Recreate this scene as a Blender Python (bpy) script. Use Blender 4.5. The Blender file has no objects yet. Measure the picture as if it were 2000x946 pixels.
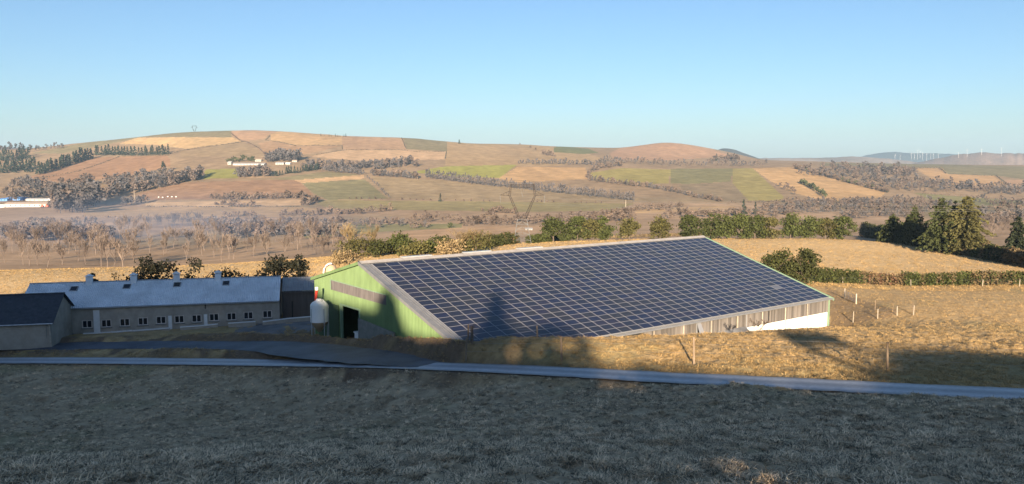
import bpy, math, random
import numpy as np
from mathutils import Vector, Matrix, Euler

random.seed(7)
RNG = np.random.default_rng(11)
S = bpy.context.scene
COL = S.collection
R = math.radians

# ------------------------------------------------------------------ camera, sky, sun, exposure
FPX, PITCH = 1597.0, R(5.5)
CP, SP = math.cos(PITCH), math.sin(PITCH)
cam = bpy.data.cameras.new('camera')
cam.sensor_width = 36.0
cam.lens = FPX / 2000.0 * 36.0
cam.clip_start, cam.clip_end = 0.3, 40000.0
co = bpy.data.objects.new('camera', cam)
co.rotation_euler = (math.pi / 2 - PITCH, 0, 0)
COL.objects.link(co)
S.camera = co

SUN_EL, SUN_AZ = R(13.0), R(4.0)          # light travels towards +Y, a little to the right
w = bpy.data.worlds.new('World')
S.world = w
w.use_nodes = True
nt = w.node_tree
sky = nt.nodes.new('ShaderNodeTexSky')
sky.sky_type = 'NISHITA'
sky.sun_disc = False
sky.sun_elevation = SUN_EL
sky.sun_rotation = math.pi + SUN_AZ
sky.altitude = 700.0
sky.air_density = 1.0
sky.dust_density = 1.0
sky.ozone_density = 3.8
bg = nt.nodes['Background']
bg.inputs['Strength'].default_value = 0.05
nt.links.new(sky.outputs['Color'], bg.inputs['Color'])

sl = bpy.data.lights.new('sun', 'SUN')
sl.energy = 4.7
sl.angle = R(0.53)
sl.color = (1.0, 0.80, 0.58)
so = bpy.data.objects.new('sun', sl)
sdir = Vector((math.sin(SUN_AZ) * math.cos(SUN_EL), math.cos(SUN_AZ) * math.cos(SUN_EL), -math.sin(SUN_EL)))
so.rotation_euler = sdir.to_track_quat('-Z', 'Y').to_euler()
so.location = (0, -60, 60)
COL.objects.link(so)

vs = S.view_settings
vs.view_transform = 'Standard'
vs.look = 'None'
vs.exposure = 1.66
vs.gamma = 1.0
S.cycles.max_bounces = 5
S.cycles.diffuse_bounces = 3
S.cycles.glossy_bounces = 2
S.cycles.transmission_bounces = 3
S.cycles.volume_bounces = 0
S.cycles.transparent_max_bounces = 6

# ------------------------------------------------------------------ pixel <-> place helpers
def ray(px, py):
    cx, cy = (px - 1000.0) / FPX, (py - 473.0) / FPX
    f = CP - cy * SP
    return cx / f, (-SP - cy * CP) / f

def P(px, py, y):
    s, t = ray(px, py)
    return (s * y, y, t * y)

def proj(x, y, z):
    d = y * CP - z * SP
    return 1000.0 + FPX * x / d, 473.0 + FPX * (-(y * SP) - z * CP) / d

def smooth(a, b, v):
    t = np.clip((v - a) / (b - a), 0, 1)
    return t * t * (3 - 2 * t)

# ------------------------------------------------------------------ noise
def _hash(ix, iy, seed):
    h = (ix.astype(np.int64) * 374761393 + iy.astype(np.int64) * 668265263 + seed * 974711) & 0xFFFFFFFF
    h = ((h ^ (h >> 13)) * 1274126177) & 0xFFFFFFFF
    return ((h ^ (h >> 16)) & 0xFFFF) / 65535.0

def vnoise(x, y, seed=0):
    ix, iy = np.floor(x), np.floor(y)
    fx, fy = x - ix, y - iy
    fx = fx * fx * (3 - 2 * fx)
    fy = fy * fy * (3 - 2 * fy)
    a, b = _hash(ix, iy, seed), _hash(ix + 1, iy, seed)
    c, d = _hash(ix, iy + 1, seed), _hash(ix + 1, iy + 1, seed)
    return (a + (b - a) * fx) * (1 - fy) + (c + (d - c) * fx) * fy

def fbm(x, y, seed=0, octv=3):
    v, amp, tot = 0, 1.0, 0
    for o in range(octv):
        v = v + amp * vnoise(x * 2 ** o + 17.3 * o, y * 2 ** o - 9.1 * o, seed + o)
        tot += amp
        amp *= 0.5
    return v / tot

# ------------------------------------------------------------------ far relief: profile table (image row seen at each distance)
FCOLS = [-400, 0, 200, 400, 500, 600, 680, 800, 900, 1000, 1100, 1200, 1300, 1400, 1500, 1600, 1800, 2000, 2500]
FD = [300, 400, 520, 680, 880, 1100, 1300, 1500, 1800, 2100, 2450, 2900, 3600]
FPY = [
 [535, 506, 478, 446, 421, 402, 386, 366, 336, 312, 296, 296, 305],
 [528, 503, 476, 445, 421, 402, 385, 365, 335, 312, 293, 296, 305],
 [528, 503, 476, 446, 421, 402, 382, 358, 325, 300, 276, 283, 298],
 [520, 497, 473, 445, 421, 400, 371, 342, 305, 279, 257, 262, 280],
 [512, 492, 470, 444, 421, 400, 371, 342, 305, 279, 255, 262, 280],
 [505, 488, 468, 443, 420, 399, 372, 342, 307, 280, 260, 264, 280],
 [500, 485, 466, 442, 420, 399, 372, 343, 310, 284, 266, 270, 284],
 [495, 482, 464, 441, 419, 398, 373, 345, 315, 290, 270, 275, 288],
 [488, 478, 462, 440, 418, 397, 373, 347, 318, 296, 279, 281, 289],
 [480, 474, 460, 440, 418, 397, 374, 349, 320, 301, 285, 282, 290],
 [474, 470, 458, 439, 417, 396, 373, 349, 322, 305, 290, 287, 291],
 [470, 468, 456, 438, 416, 395, 372, 349, 323, 309, 298, 289, 293],
 [466, 465, 455, 437, 415, 394, 372, 350, 326, 315, 301, 279, 286],
 [466, 465, 455, 437, 415, 395, 373, 351, 327, 318, 308, 293, 299],
 [466, 465, 455, 437, 415, 396, 374, 352, 328, 321, 316, 313, 317],
 [468, 466, 455, 437, 415, 398, 378, 357, 333, 324, 318, 316, 319],
 [480, 472, 455, 437, 415, 400, 386, 366, 346, 331, 323, 321, 323],
 [492, 475, 455, 437, 415, 402, 392, 376, 354, 337, 325, 323, 325],
 [500, 478, 455, 437, 415, 404, 394, 380, 358, 340, 327, 325, 327],
]

def pchip(xk, yk, xq):
    """monotone cubic along axis 0; yk (n, ...)"""
    xk = np.asarray(xk, float)
    h = np.diff(xk)
    sh = (-1,) + (1,) * (yk.ndim - 1)
    dl = np.diff(yk, axis=0) / h.reshape(sh)
    d = np.zeros_like(yk)
    w1 = (2 * h[1:] + h[:-1]).reshape(sh)
    w2 = (h[1:] + 2 * h[:-1]).reshape(sh)
    a, b = dl[:-1], dl[1:]
    with np.errstate(divide='ignore', invalid='ignore'):
        hm = (w1 + w2) / (w1 / a + w2 / b)
    d[1:-1] = np.where(a * b > 0, hm, 0)
    d[0], d[-1] = dl[0], dl[-1]
    i = np.clip(np.searchsorted(xk, xq) - 1, 0, len(xk) - 2)
    t = ((xq - xk[i]) / h[i]).reshape(sh)
    hh = h[i].reshape(sh)
    return ((1 + 2 * t) * (1 - t) ** 2 * yk[i] + t * (1 - t) ** 2 * hh * d[i]
            + t * t * (3 - 2 * t) * yk[i + 1] + t * t * (t - 1) * hh * d[i + 1])

_cs = np.array([ray(c, 390)[0] for c in FCOLS])
_tab = np.array([[ray(0, v)[1] for v in row] for row in FPY])      # tan of elevation
_tab = pchip(np.log(FD), _tab.T.copy(), np.linspace(math.log(300), math.log(3600), 300))
_sq = np.linspace(_cs[0], _cs[-1], 500)
_tab = pchip(_cs, _tab.T.copy(), _sq).T.copy()                            # (300 dist, 500 s)

def z_far(s, y):
    u = np.clip((np.log(np.maximum(y, 1)) - math.log(300)) / (math.log(3600) - math.log(300)), 0, 1) * 298.999
    v = np.clip((s - _sq[0]) / (_sq[-1] - _sq[0]), 0, 1) * 498.999
    i, j = u.astype(int), v.astype(int)
    fu, fv = u - i, v - j
    T = _tab
    t = (T[i, j] * (1 - fu) + T[i + 1, j] * fu) * (1 - fv) + (T[i, j + 1] * (1 - fu) + T[i + 1, j + 1] * fu) * fv
    return t * y

# ------------------------------------------------------------------ near relief: thin-plate surface through surveyed points
ROAD = [(-400, 706, 103), (0, 704, 93), (250, 705, 88), (500, 708, 81), (700, 711, 74), (900, 717, 67), (1100, 726, 61.5),
        (1300, 737, 57.5), (1500, 746.5, 54.5), (1750, 759, 51), (2000, 771, 48), (2400, 790, 44.5)]
TRACK = [(-250, 682, 106), (0, 677, 100), (250, 673, 96.5), (500, 674, 88.5), (640, 687, 80.8), (760, 701, 74), (900, 717, 67)]
CTRL = []
for px in (-400, 0, 500, 1000, 1500, 2000, 2500):
    CTRL.append(P(px, 946, 18.0))
CTRL += [P(*r) for r in ROAD] + [P(*r) for r in TRACK[:-1]]
for r in [(500, 651, 93), (600, 651, 88), (700, 656, 82), (800, 656, 76), (870, 663, 72.5), (960, 672, 71.5), (1050, 668, 71.5),
          (1150, 663, 73), (1250, 660, 76), (1350, 656, 80), (1450, 653, 86), (1550, 646, 95), (1625, 641, 107),
          (1000, 690, 66.5), (1200, 690, 66), (1450, 705, 63), (1450, 672, 74),
          (160, 656, 102.5), (100, 666, 99), (0, 668, 101), (-250, 672, 106), (250, 690, 92.3), (400, 652, 98),
          (300, 645, 108), (400, 641, 109), (520, 640, 108), (560, 640, 106),
          (1700, 700, 67), (1700, 650, 85), (1700, 612, 113), (1700, 560, 150), (1700, 520, 190), (1700, 490, 235), (1650, 463, 285),
          (2000, 715, 62), (2000, 680, 75), (2000, 620, 105), (2000, 560, 148), (2000, 523, 185), (2000, 500, 240),
          (2400, 640, 100), (2400, 560, 160),
          (1500, 500, 200), (1400, 467, 270), (1200, 470, 250), (1000, 479, 215), (900, 491, 190), (700, 504, 170), (600, 522, 170),
          (300, 541, 200), (100, 537, 200), (500, 530, 190), (-300, 545, 200), (1800, 484, 255),
          (1640, 640, 112), (1560, 560, 140)]:
    CTRL.append(P(*r))
CTRL += [(-50, 118, -23.6), (-38, 122, -22.6), (-62, 118, -24.2), (-30, 118, -22.4), (-45, 140, -24.0), (-75, 125, -25.0)]
for l_ in (0, 14, 28, 42, 57):
    for h_ in (-10, 4, 20.5):
        CTRL.append((-15.913 + .788 * l_ + .6157 * h_, 91.243 + .6157 * l_ - .788 * h_, -22.2))
for px, y in ((450, 101), (500, 99), (550, 96.5), (600, 94), (650, 89.5), (700, 86.5)):
    CTRL.append((ray(px, 620)[0] * y, y, -21.9))
CTRL += [(0, 0, -3.9), (-40, 0, -4.2), (40, 0, -3.6), (-90, 10, -8), (90, 0, -4)]
for x in (-160, -80, -30, 20, 80, 160):
    k_ = 9.0 if x < -60 else (4.0 if x < -20 else 0.0)
    CTRL += [(x, -45, 3.0 + k_ * .4), (x, -90, 8.0 + k_), (x, -130, 8.4 + k_), (x, -200, 5.0 + k_)]
for s in (-1.0, -0.6, -0.4, -0.2, 0.0, 0.2, 0.4, 0.6, 1.0):
    for y in (305, 345, 400):
        CTRL.append((s * y, y, float(z_far(np.array([s]), np.array([float(y)]))[0])))
_C = np.array(CTRL)
def _k(r2):
    return 0.5 * r2 * np.log(r2 + 1e-9)
_n = len(_C)
_A = np.zeros((_n + 3, _n + 3))
_A[:_n, :_n] = _k(((_C[:, None, :2] - _C[None, :, :2]) ** 2).sum(-1) / 1e4) + np.eye(_n) * 2e-6
_A[:_n, _n] = _A[_n, :_n] = 1
_A[:_n, _n + 1:] = _C[:, :2] / 100
_A[_n + 1:, :_n] = _C[:, :2].T / 100
_W = np.linalg.solve(_A, np.r_[_C[:, 2], 0, 0, 0])

def z_tps(x, y):
    x = np.asarray(x, float).ravel(); y = np.asarray(y, float).ravel()
    out = np.empty(len(x))
    for a in range(0, len(x), 40000):
        xx, yy = x[a:a + 40000], y[a:a + 40000]
        r2 = ((xx[:, None] - _C[None, :, 0]) ** 2 + (yy[:, None] - _C[None, :, 1]) ** 2) / 1e4
        out[a:a + 40000] = _k(r2) @ _W[:_n] + _W[_n] + xx / 100 * _W[_n + 1] + yy / 100 * _W[_n + 2]
    return out

# barn frame (metres): O = upper left corner of the solar field, L along the ridge, H out towards the eave
BO = Vector((-15.80, 91.243, -11.28))
BL = Vector((0.788, 0.6157, -0.0062)).normalized()
BH = Vector((0.6157, -0.788, 0)).normalized()
BSL = math.tan(R(17.2))
MODW, MODH = 1.67, 1.01 * math.cos(R(17.2))
BLEN = 35 * MODW
PAD = -22.2
def barn(l, h, z):
    p = BO + BL * l + BH * h
    return Vector((p.x, p.y, z + BL.z * l))
def roof_z(h):
    return BO.z - BSL * h

def sd_barn(x, y):
    dx, dy = x - BO.x, y - BO.y
    l = dx * BL.x + dy * BL.y
    h = dx * BH.x + dy * BH.y
    cl, ch = (BLEN - 1) / 2, (21.0 - 14.5) / 2
    ql = np.abs(l - cl) - (BLEN / 2 + 0.7)
    qh = np.abs(h - ch) - 17.9
    return np.where((ql > 0) & (qh > 0), np.hypot(ql, qh), np.maximum(ql, qh))

def spline(pts, n):
    """dense Catmull-Rom through 3d points"""
    p = np.array(pts, float)
    p = np.vstack([2 * p[0] - p[1], p, 2 * p[-1] - p[-2]])
    out = []
    for i in range(1, len(p) - 2):
        t = np.linspace(0, 1, n, endpoint=False)[:, None]
        a, b, c, d = p[i - 1], p[i], p[i + 1], p[i + 2]
        out.append(0.5 * (2 * b + (c - a) * t + (2 * a - 5 * b + 4 * c - d) * t ** 2 + (3 * b - a - 3 * c + d) * t ** 3))
    out.append(p[-2][None])
    return np.vstack(out)

ROADL = spline([P(*r) for r in ROAD], 24)
TRACKL = spline([P(*r) for r in TRACK], 16)
BANKL = spline([P(*r) for r in [(380, 653, 99), (430, 651, 97), (500, 652, 93), (600, 653, 88), (700, 657, 82), (800, 657, 76.5), (870, 664, 72.5), (960, 672, 71.3),
                                 (1050, 670, 71.5), (1150, 663, 73), (1250, 660, 76), (1350, 656, 80), (1450, 653, 86), (1550, 646, 95), (1612, 642, 104)]], 14)
ROAD_HW = 1.55
_tq = np.linspace(0, 1, len(TRACKL))
TRACK_W = np.interp(_tq, [0, .45, .62, .80, 1], [1.9, 2.2, 3.5, 3.0, .4])

def near_line(x, y, L):
    best = np.full(len(x), 1e9); zz = np.zeros(len(x))
    for a in range(0, len(x), 20000):
        xx, yy = x[a:a + 20000], y[a:a + 20000]
        d2 = (xx[:, None] - L[None, :, 0]) ** 2 + (yy[:, None] - L[None, :, 1]) ** 2
        k = d2.argmin(1)
        best[a:a + 20000] = np.sqrt(d2[np.arange(len(xx)), k])
        zz[a:a + 20000] = L[k, 2]
    return best, zz

def edge_track(x, y):
    out = np.full(len(x), 1e9)
    for a in range(0, len(x), 20000):
        xx, yy = x[a:a + 20000], y[a:a + 20000]
        d = np.sqrt((xx[:, None] - TRACKL[None, :, 0]) ** 2 + (yy[:, None] - TRACKL[None, :, 1]) ** 2) - TRACK_W[None]
        out[a:a + 20000] = d.min(1)
    return out

def ground(x, y, micro=False):
    x = np.atleast_1d(np.asarray(x, float)); y = np.atleast_1d(np.asarray(y, float))
    z = np.zeros(len(x))
    nr = y < 300
    if nr.any():
        xn, yn = x[nr], y[nr]
        zn = z_tps(xn, yn)
        near_barn = (yn > 55) & (yn < 175) & (np.abs(xn) < 80)
        if near_barn.any():
            d = sd_barn(xn[near_barn], yn[near_barn])
            front = smooth(2.6, 0.3, d)
            zn[near_barn] = zn[near_barn] * (1 - front) + PAD * front
        bk = (yn > 55) & (yn < 110) & (np.abs(xn) < 60)
        if bk.any():
            d, zl = near_line(xn[bk], yn[bk], BANKL)
            zn[bk] = np.maximum(zn[bk], zl - 0.10 * d - 0.11 * d * d)
        m = np.zeros(len(xn))
        if micro:
            near = yn < 140
            amp = np.where(yn > 0, smooth(140, 70, yn), 0.3)
            m = amp * ((fbm(xn * 1.1, yn * 1.1, 3, 3) - 0.5) * 0.42 + (fbm(xn * 2.6, yn * 2.6, 9, 2) - 0.5) * 0.24
                       + (fbm(xn * 0.25, yn * 0.25, 5, 2) - 0.5) * 0.5)
        rd = (yn > 38) & (yn < 112) & (np.abs(xn) < 90)
        if rd.any():
            for L, hw in ((TRACKL, 0.0), (ROADL, ROAD_HW)):
                d, zl = near_line(xn[rd], yn[rd], L)
                if L is TRACKL: d = edge_track(xn[rd], yn[rd])
                k = smooth(hw + 1.2, hw + 0.15, d)
                zn[rd] = zn[rd] * (1 - k) + (zl - 0.10) * k
                m[rd] *= 1 - k
        if micro and near_barn.any():
            m[near_barn] *= 1 - smooth(3.0, 0.0, sd_barn(xn[near_barn], yn[near_barn]))
        z[nr] = zn + m
    fr = y > 230
    if fr.any():
        xf, yf = x[fr], y[fr]
        zf = z_far(xf / yf, np.maximum(yf, 300)) * (yf / np.maximum(yf, 300))
        if micro:
            zf = zf + (fbm(xf / 60, yf / 60, 21, 3) - 0.5) * 2.0 * smooth(300, 700, yf)
        k = smooth(230, 300, yf)
        z[fr] = z[fr] * (1 - k) + zf * k
    return z

def G(px, py, y0=4.0, y1=3500.0):
    """where the view ray through a pixel first meets the ground"""
    s, t = ray(px, py)
    y = np.geomspace(y0, y1, 700)
    d = t * y - ground(s * y, y)
    k = np.argmax(d <= 0)
    if d[k] > 0:
        k = np.argmin(d)
        return Vector((s * y[k], y[k], float(ground(s * y[k], y[k])[0])))
    if k > 0:
        a = d[k - 1] / (d[k - 1] - d[k])
        yy = y[k - 1] + (y[k] - y[k - 1]) * a
    else:
        yy = y[k]
    return Vector((s * yy, yy, float(ground(s * yy, yy)[0])))

def on_ground(x, y, dz=0.0):
    return Vector((x, y, float(ground(x, y)[0]) + dz))

# ------------------------------------------------------------------ materials
MATS = {}
def mat(name, col, rough=0.8, var=0.25, scale=3.0, spec=0.3, metal=0.0, bump=0.0, bscale=None, col2=None, objvar=0.0, detail=3.0, stretch=None):
    if name in MATS:
        return MATS[name]
    m = bpy.data.materials.new(name)
    m.use_nodes = True
    n, l = m.node_tree.nodes, m.node_tree.links
    b = n['Principled BSDF']
    b.inputs['Roughness'].default_value = rough
    b.inputs['Metallic'].default_value = metal
    b.inputs['Specular IOR Level'].default_value = spec
    tc = n.new('ShaderNodeTexCoord')
    src = tc.outputs['Object']
    if stretch:
        mp = n.new('ShaderNodeMapping')
        mp.inputs['Scale'].default_value = stretch
        l.new(src, mp.inputs['Vector'])
        src = mp.outputs['Vector']
    nz = n.new('ShaderNodeTexNoise')
    nz.inputs['Scale'].default_value = scale
    nz.inputs['Detail'].default_value = detail
    nz.inputs['Roughness'].default_value = 0.65
    l.new(src, nz.inputs['Vector'])
    rp = n.new('ShaderNodeValToRGB')
    c2 = col2 or tuple(min(1, c * (1 + var)) for c in col)
    c1 = tuple(c * (1 - var) for c in col) if not col2 else col
    rp.color_ramp.elements[0].position = 0.32
    rp.color_ramp.elements[1].position = 0.68
    rp.color_ramp.elements[0].color = (*c1, 1)
    rp.color_ramp.elements[1].color = (*c2, 1)
    l.new(nz.outputs['Fac'], rp.inputs['Fac'])
    out = rp.outputs['Color']
    if objvar:
        oi = n.new('ShaderNodeObjectInfo')
        mr = n.new('ShaderNodeMapRange')
        mr.inputs['To Min'].default_value = 1 - objvar
        mr.inputs['To Max'].default_value = 1 + objvar
        l.new(oi.outputs['Random'], mr.inputs['Value'])
        vm = n.new('ShaderNodeVectorMath'); vm.operation = 'SCALE'
        l.new(out, vm.inputs[0]); l.new(mr.outputs['Result'], vm.inputs['Scale'])
        out = vm.outputs['Vector']
    l.new(out, b.inputs['Base Color'])
    if bump:
        bn = n.new('ShaderNodeBump')
        bn.inputs['Strength'].default_value = bump
        bn.inputs['Distance'].default_value = 0.05
        n2 = n.new('ShaderNodeTexNoise')
        n2.inputs['Scale'].default_value = bscale or scale * 4
        n2.inputs['Detail'].default_value = 4
        l.new(src, n2.inputs['Vector'])
        l.new(n2.outputs['Fac'], bn.inputs['Height'])
        l.new(bn.outputs['Normal'], b.inputs['Normal'])
    MATS[name] = m
    return m

def attr_mat(name, attr, sheen=0.25, rough=0.95, scale=0.5, var=0.2, bump=0.0, bscale=1.0, bdist=0.2):
    m = bpy.data.materials.new(name)
    m.use_nodes = True
    n, l = m.node_tree.nodes, m.node_tree.links
    b = n['Principled BSDF']
    b.inputs['Roughness'].default_value = rough
    b.inputs['Specular IOR Level'].default_value = 0.08
    at = n.new('ShaderNodeAttribute'); at.attribute_name = attr
    b.inputs['Sheen Weight'].default_value = sheen
    b.inputs['Sheen Roughness'].default_value = 0.6
    b.inputs['Sheen Tint'].default_value = (0.75, 0.58, 0.36, 1)
    tc = n.new('ShaderNodeTexCoord')
    nz = n.new('ShaderNodeTexNoise')
    nz.inputs['Scale'].default_value = scale
    nz.inputs['Detail'].default_value = 6
    nz.inputs['Roughness'].default_value = 0.7
    l.new(tc.outputs['Object'], nz.inputs['Vector'])
    mr = n.new('ShaderNodeMapRange')
    mr.inputs['From Min'].default_value = 0.3; mr.inputs['From Max'].default_value = 0.7
    mr.inputs['To Min'].default_value = 1 - var; mr.inputs['To Max'].default_value = 1 + var
    l.new(nz.outputs['Fac'], mr.inputs['Value'])
    vm = n.new('ShaderNodeVectorMath'); vm.operation = 'SCALE'
    l.new(at.outputs['Color'], vm.inputs[0]); l.new(mr.outputs['Result'], vm.inputs['Scale'])
    l.new(vm.outputs['Vector'], b.inputs['Base Color'])
    if bump:
        bn = n.new('ShaderNodeBump'); bn.inputs['Strength'].default_value = bump; bn.inputs['Distance'].default_value = bdist
        n2 = n.new('ShaderNodeTexNoise'); n2.inputs['Scale'].default_value = bscale; n2.inputs['Detail'].default_value = 5
        l.new(tc.outputs['Object'], n2.inputs['Vector'])
        l.new(n2.outputs['Fac'], bn.inputs['Height'])
        l.new(bn.outputs['Normal'], b.inputs['Normal'])
    return m

# ------------------------------------------------------------------ object helpers
def tag(o, label=None, cat=None, group=None, kind=None):
    if label: o['label'] = label
    if cat: o['category'] = cat
    if group: o['group'] = group
    if kind: o['kind'] = kind
    return o

def link(name, me, parent=None, loc=None):
    o = bpy.data.objects.new(name, me)
    COL.objects.link(o)
    if parent is not None: o.parent = parent
    if loc is not None: o.location = loc
    return o

def np_mesh(name, v, faces, mats, mi=None, smoothf=False):
    """faces (M,3|4) int array"""
    me = bpy.data.meshes.new(name)
    v = np.asarray(v, np.float32); faces = np.asarray(faces, np.int32)
    k = faces.shape[1]
    me.vertices.add(len(v)); me.vertices.foreach_set('co', v.ravel())
    me.loops.add(faces.size); me.loops.foreach_set('vertex_index', faces.ravel())
    me.polygons.add(len(faces))
    me.polygons.foreach_set('loop_start', np.arange(0, faces.size, k, dtype=np.int32))
    if mi is not None: me.polygons.foreach_set('material_index', np.asarray(mi, np.int32))
    me.polygons.foreach_set('use_smooth', np.full(len(faces), smoothf))
    for m in (mats if isinstance(mats, (list, tuple)) else [mats]): me.materials.append(m)
    me.update(); me.validate()
    return me

class MB:
    def __init__(s): s.v, s.f, s.m = [], [], []
    def add(s, vs, fs, m=0):
        b = len(s.v)
        s.v += [tuple(p) for p in vs]
        for f in fs: s.f.append([i + b for i in f]); s.m.append(m)
        return s
    def quad(s, a, b, c, d, m=0): return s.add([a, b, c, d], [(0, 1, 2, 3)], m)
    def hexa(s, p, m=0):
        """8 corners: bottom ring 0-3, top ring 4-7"""
        return s.add(p, [(3, 2, 1, 0), (4, 5, 6, 7), (0, 1, 5, 4), (1, 2, 6, 5), (2, 3, 7, 6), (3, 0, 4, 7)], m)
    def box(s, c, ax, ay, az, m=0):
        """centre and three half-axis vectors"""
        c, ax, ay, az = Vector(c), Vector(ax), Vector(ay), Vector(az)
        return s.hexa([c - ax - ay - az, c + ax - ay - az, c + ax + ay - az, c - ax + ay - az,
                       c - ax - ay + az, c + ax - ay + az, c + ax + ay + az, c - ax + ay + az], m)
    def abox(s, x0, x1, y0, y1, z0, z1, m=0):
        return s.box(((x0 + x1) / 2, (y0 + y1) / 2, (z0 + z1) / 2), ((x1 - x0) / 2, 0, 0), (0, (y1 - y0) / 2, 0), (0, 0, (z1 - z0) / 2), m)
    def tube(s, pts, rad, n=6, m=0, cap=True):
        pts = [Vector(p) for p in pts]
        rad = rad if isinstance(rad, (list, tuple)) else [rad] * len(pts)
        b = len(s.v)
        for i, p in enumerate(pts):
            d = (pts[min(i + 1, len(pts) - 1)] - pts[max(i - 1, 0)]).normalized()
            u = d.cross(Vector((0, 0, 1)) if abs(d.z) < 0.9 else Vector((1, 0, 0))).normalized()
            vv = d.cross(u)
            for k in range(n):
                a = 2 * math.pi * k / n
                s.v.append(tuple(p + (u * math.cos(a) + vv * math.sin(a)) * rad[i]))
        for i in range(len(pts) - 1):
            for k in range(n):
                s.f.append([b + i * n + k, b + i * n + (k + 1) % n, b + (i + 1) * n + (k + 1) % n, b + (i + 1) * n + k]); s.m.append(m)
        if cap:
            s.f.append([b + k for k in range(n)][::-1]); s.m.append(m)
            s.f.append([b + (len(pts) - 1) * n + k for k in range(n)]); s.m.append(m)
        return s
    def lathe(s, c, prof, n=24, m=0):
        """prof: (r, z) from bottom to top round a vertical axis at c"""
        c = Vector(c); b = len(s.v)
        for r, z in prof:
            for k in range(n):
                a = 2 * math.pi * k / n
                s.v.append((c.x + r * math.cos(a), c.y + r * math.sin(a), c.z + z))
        for i in range(len(prof) - 1):
            for k in range(n):
                s.f.append([b + i * n + k, b + i * n + (k + 1) % n, b + (i + 1) * n + (k + 1) % n, b + (i + 1) * n + k]); s.m.append(m)
        return s
    def sheet(s, a, b, c, d, period, amp, m=0, trap=False):
        """corrugated sheet a-b (eave) to d-c (ridge); ribs run from the eave to the ridge"""
        a, b, c, d = map(Vector, (a, b, c, d))
        nrm = (b - a).cross(d - a).normalized()
        L = (b - a).length
        per = max(1, round(L / period))
        if trap: prof = [(0.0, 0), (0.55, 0), (0.65, 1), (0.90, 1)]
        else: prof = [(0, 0), (0.25, 0.5), (0.5, 1), (0.75, 0.5)]
        ts = [((i + p) / per, h) for i in range(per) for p, h in prof] + [(1.0, 0)]
        base = len(s.v)
        for t, h in ts:
            o = nrm * (h * amp)
            s.v.append(tuple(a.lerp(b, t) + o)); s.v.append(tuple(d.lerp(c, t) + o))
        for i in range(len(ts) - 1):
            k = base + 2 * i
            s.f.append([k, k + 2, k + 3, k + 1]); s.m.append(m)
        return s
    def mesh(s, name, mats, off=(0, 0, 0), smoothf=False):
        me = bpy.data.meshes.new(name)
        o = Vector(off)
        me.from_pydata([tuple(Vector(p) - o) for p in s.v], [], s.f)
        mats = mats if isinstance(mats, (list, tuple)) else [mats]
        for m in mats: me.materials.append(m)
        me.polygons.foreach_set('material_index', s.m)
        if smoothf: me.polygons.foreach_set('use_smooth', [True] * len(s.f))
        me.update()
        return me

WLOC = {}
def thing(name, label, cat, loc, group=None):
    o = bpy.data.objects.new(name, None)
    o.empty_display_size = 0.2
    COL.objects.link(o); o.location = loc
    WLOC[o] = Vector(loc)
    return tag(o, label, cat, group)
def part(name, mb, mats, parent, label=None, smoothf=False, kind=None):
    o = link(name, mb.mesh(name, mats, WLOC[parent], smoothf), parent)
    WLOC[o] = WLOC[parent]
    return tag(o, label, None, None, kind)
def copy_tree(o, parent=None):
    c = o.copy(); COL.objects.link(c)
    if parent is not None: c.parent = parent
    for ch in o.children: copy_tree(ch, c)
    return c
def solo(name, mb, mats, label, cat, loc=(0, 0, 0), group=None, kind=None, smoothf=False):
    o = link(name, mb.mesh(name, mats, loc, smoothf), None, loc)
    return tag(o, label, cat, group, kind)

M = {}
M['straw'] = None
M['asphalt'] = mat('asphalt', (0.40, 0.41, 0.42), 0.6, 0.22, 0.7, 0.5, detail=7, bump=0.35, bscale=40)
M['track'] = mat('track_tarmac', (0.072, 0.076, 0.09), 0.65, 0.4, 0.35, 0.4, bump=0.4, bscale=14)
M['yard'] = mat('yard_concrete', (0.20, 0.19, 0.18), 0.9, 0.3, 0.4, 0.2, bump=0.2)
M['green'] = mat('green_sheet', (0.150, 0.230, 0.098), 0.5, 0.17, 0.9, 0.3, detail=7, stretch=(1.5, 1.5, 0.35))
M['greentrim'] = mat('green_trim', (0.20, 0.30, 0.20), 0.5, 0.08, 2)
M['verge'] = mat('galvanised', (0.26, 0.265, 0.27), 0.45, 0.12, 1.2, 0.4, metal=0.35)
M['ridge'] = mat('ridge_cap', (0.36, 0.34, 0.32), 0.6, 0.15, 1.5)
M['clear'] = mat('ridge_translucent', (0.40, 0.41, 0.41), 0.35, 0.06, 2)
M['translucent'] = mat('translucent_sheet', (0.115, 0.105, 0.105), 0.5, 0.35, 2.0, stretch=(3, 3, 0.2))
M['frame'] = mat('aluminium', (0.31, 0.315, 0.325), 0.35, 0.05, 4, 0.5, metal=0.3)
M['white_wall'] = mat('white_render', (0.78, 0.76, 0.72), 0.85, 0.07, 1.3, bump=0.1)
M['door_green'] = mat('door_green', (0.06, 0.10, 0.05), 0.5, 0.12, 1.0)
M['concrete'] = mat('concrete', (0.21, 0.21, 0.19), 0.9, 0.2, 1.5, bump=0.2)
M['steel'] = mat('galvanised_post', (0.45, 0.46, 0.47), 0.5, 0.15, 3, metal=0.4)
M['dark'] = mat('interior_shade', (0.03, 0.03, 0.03), 0.9, 0.3, 1)
M['fibro'] = mat('fibre_cement', (0.70, 0.72, 0.74), 0.75, 0.16, 0.5, 0.25, detail=7)
M['fibro2'] = mat('old_sheet', (0.32, 0.32, 0.32), 0.75, 0.2, 0.6, 0.25, detail=7)
M['canopy'] = mat('canopy_sheet', (0.15, 0.155, 0.165), 0.6, 0.2, 1.0, 0.3)
M['render'] = mat('beige_render', (0.36, 0.32, 0.27), 0.9, 0.22, 0.7, 0.2, detail=6, bump=0.15, bscale=12)
M['render2'] = mat('cream_render', (0.33, 0.295, 0.245), 0.9, 0.2, 0.6, 0.2, detail=6, bump=0.15, bscale=12)
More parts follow.
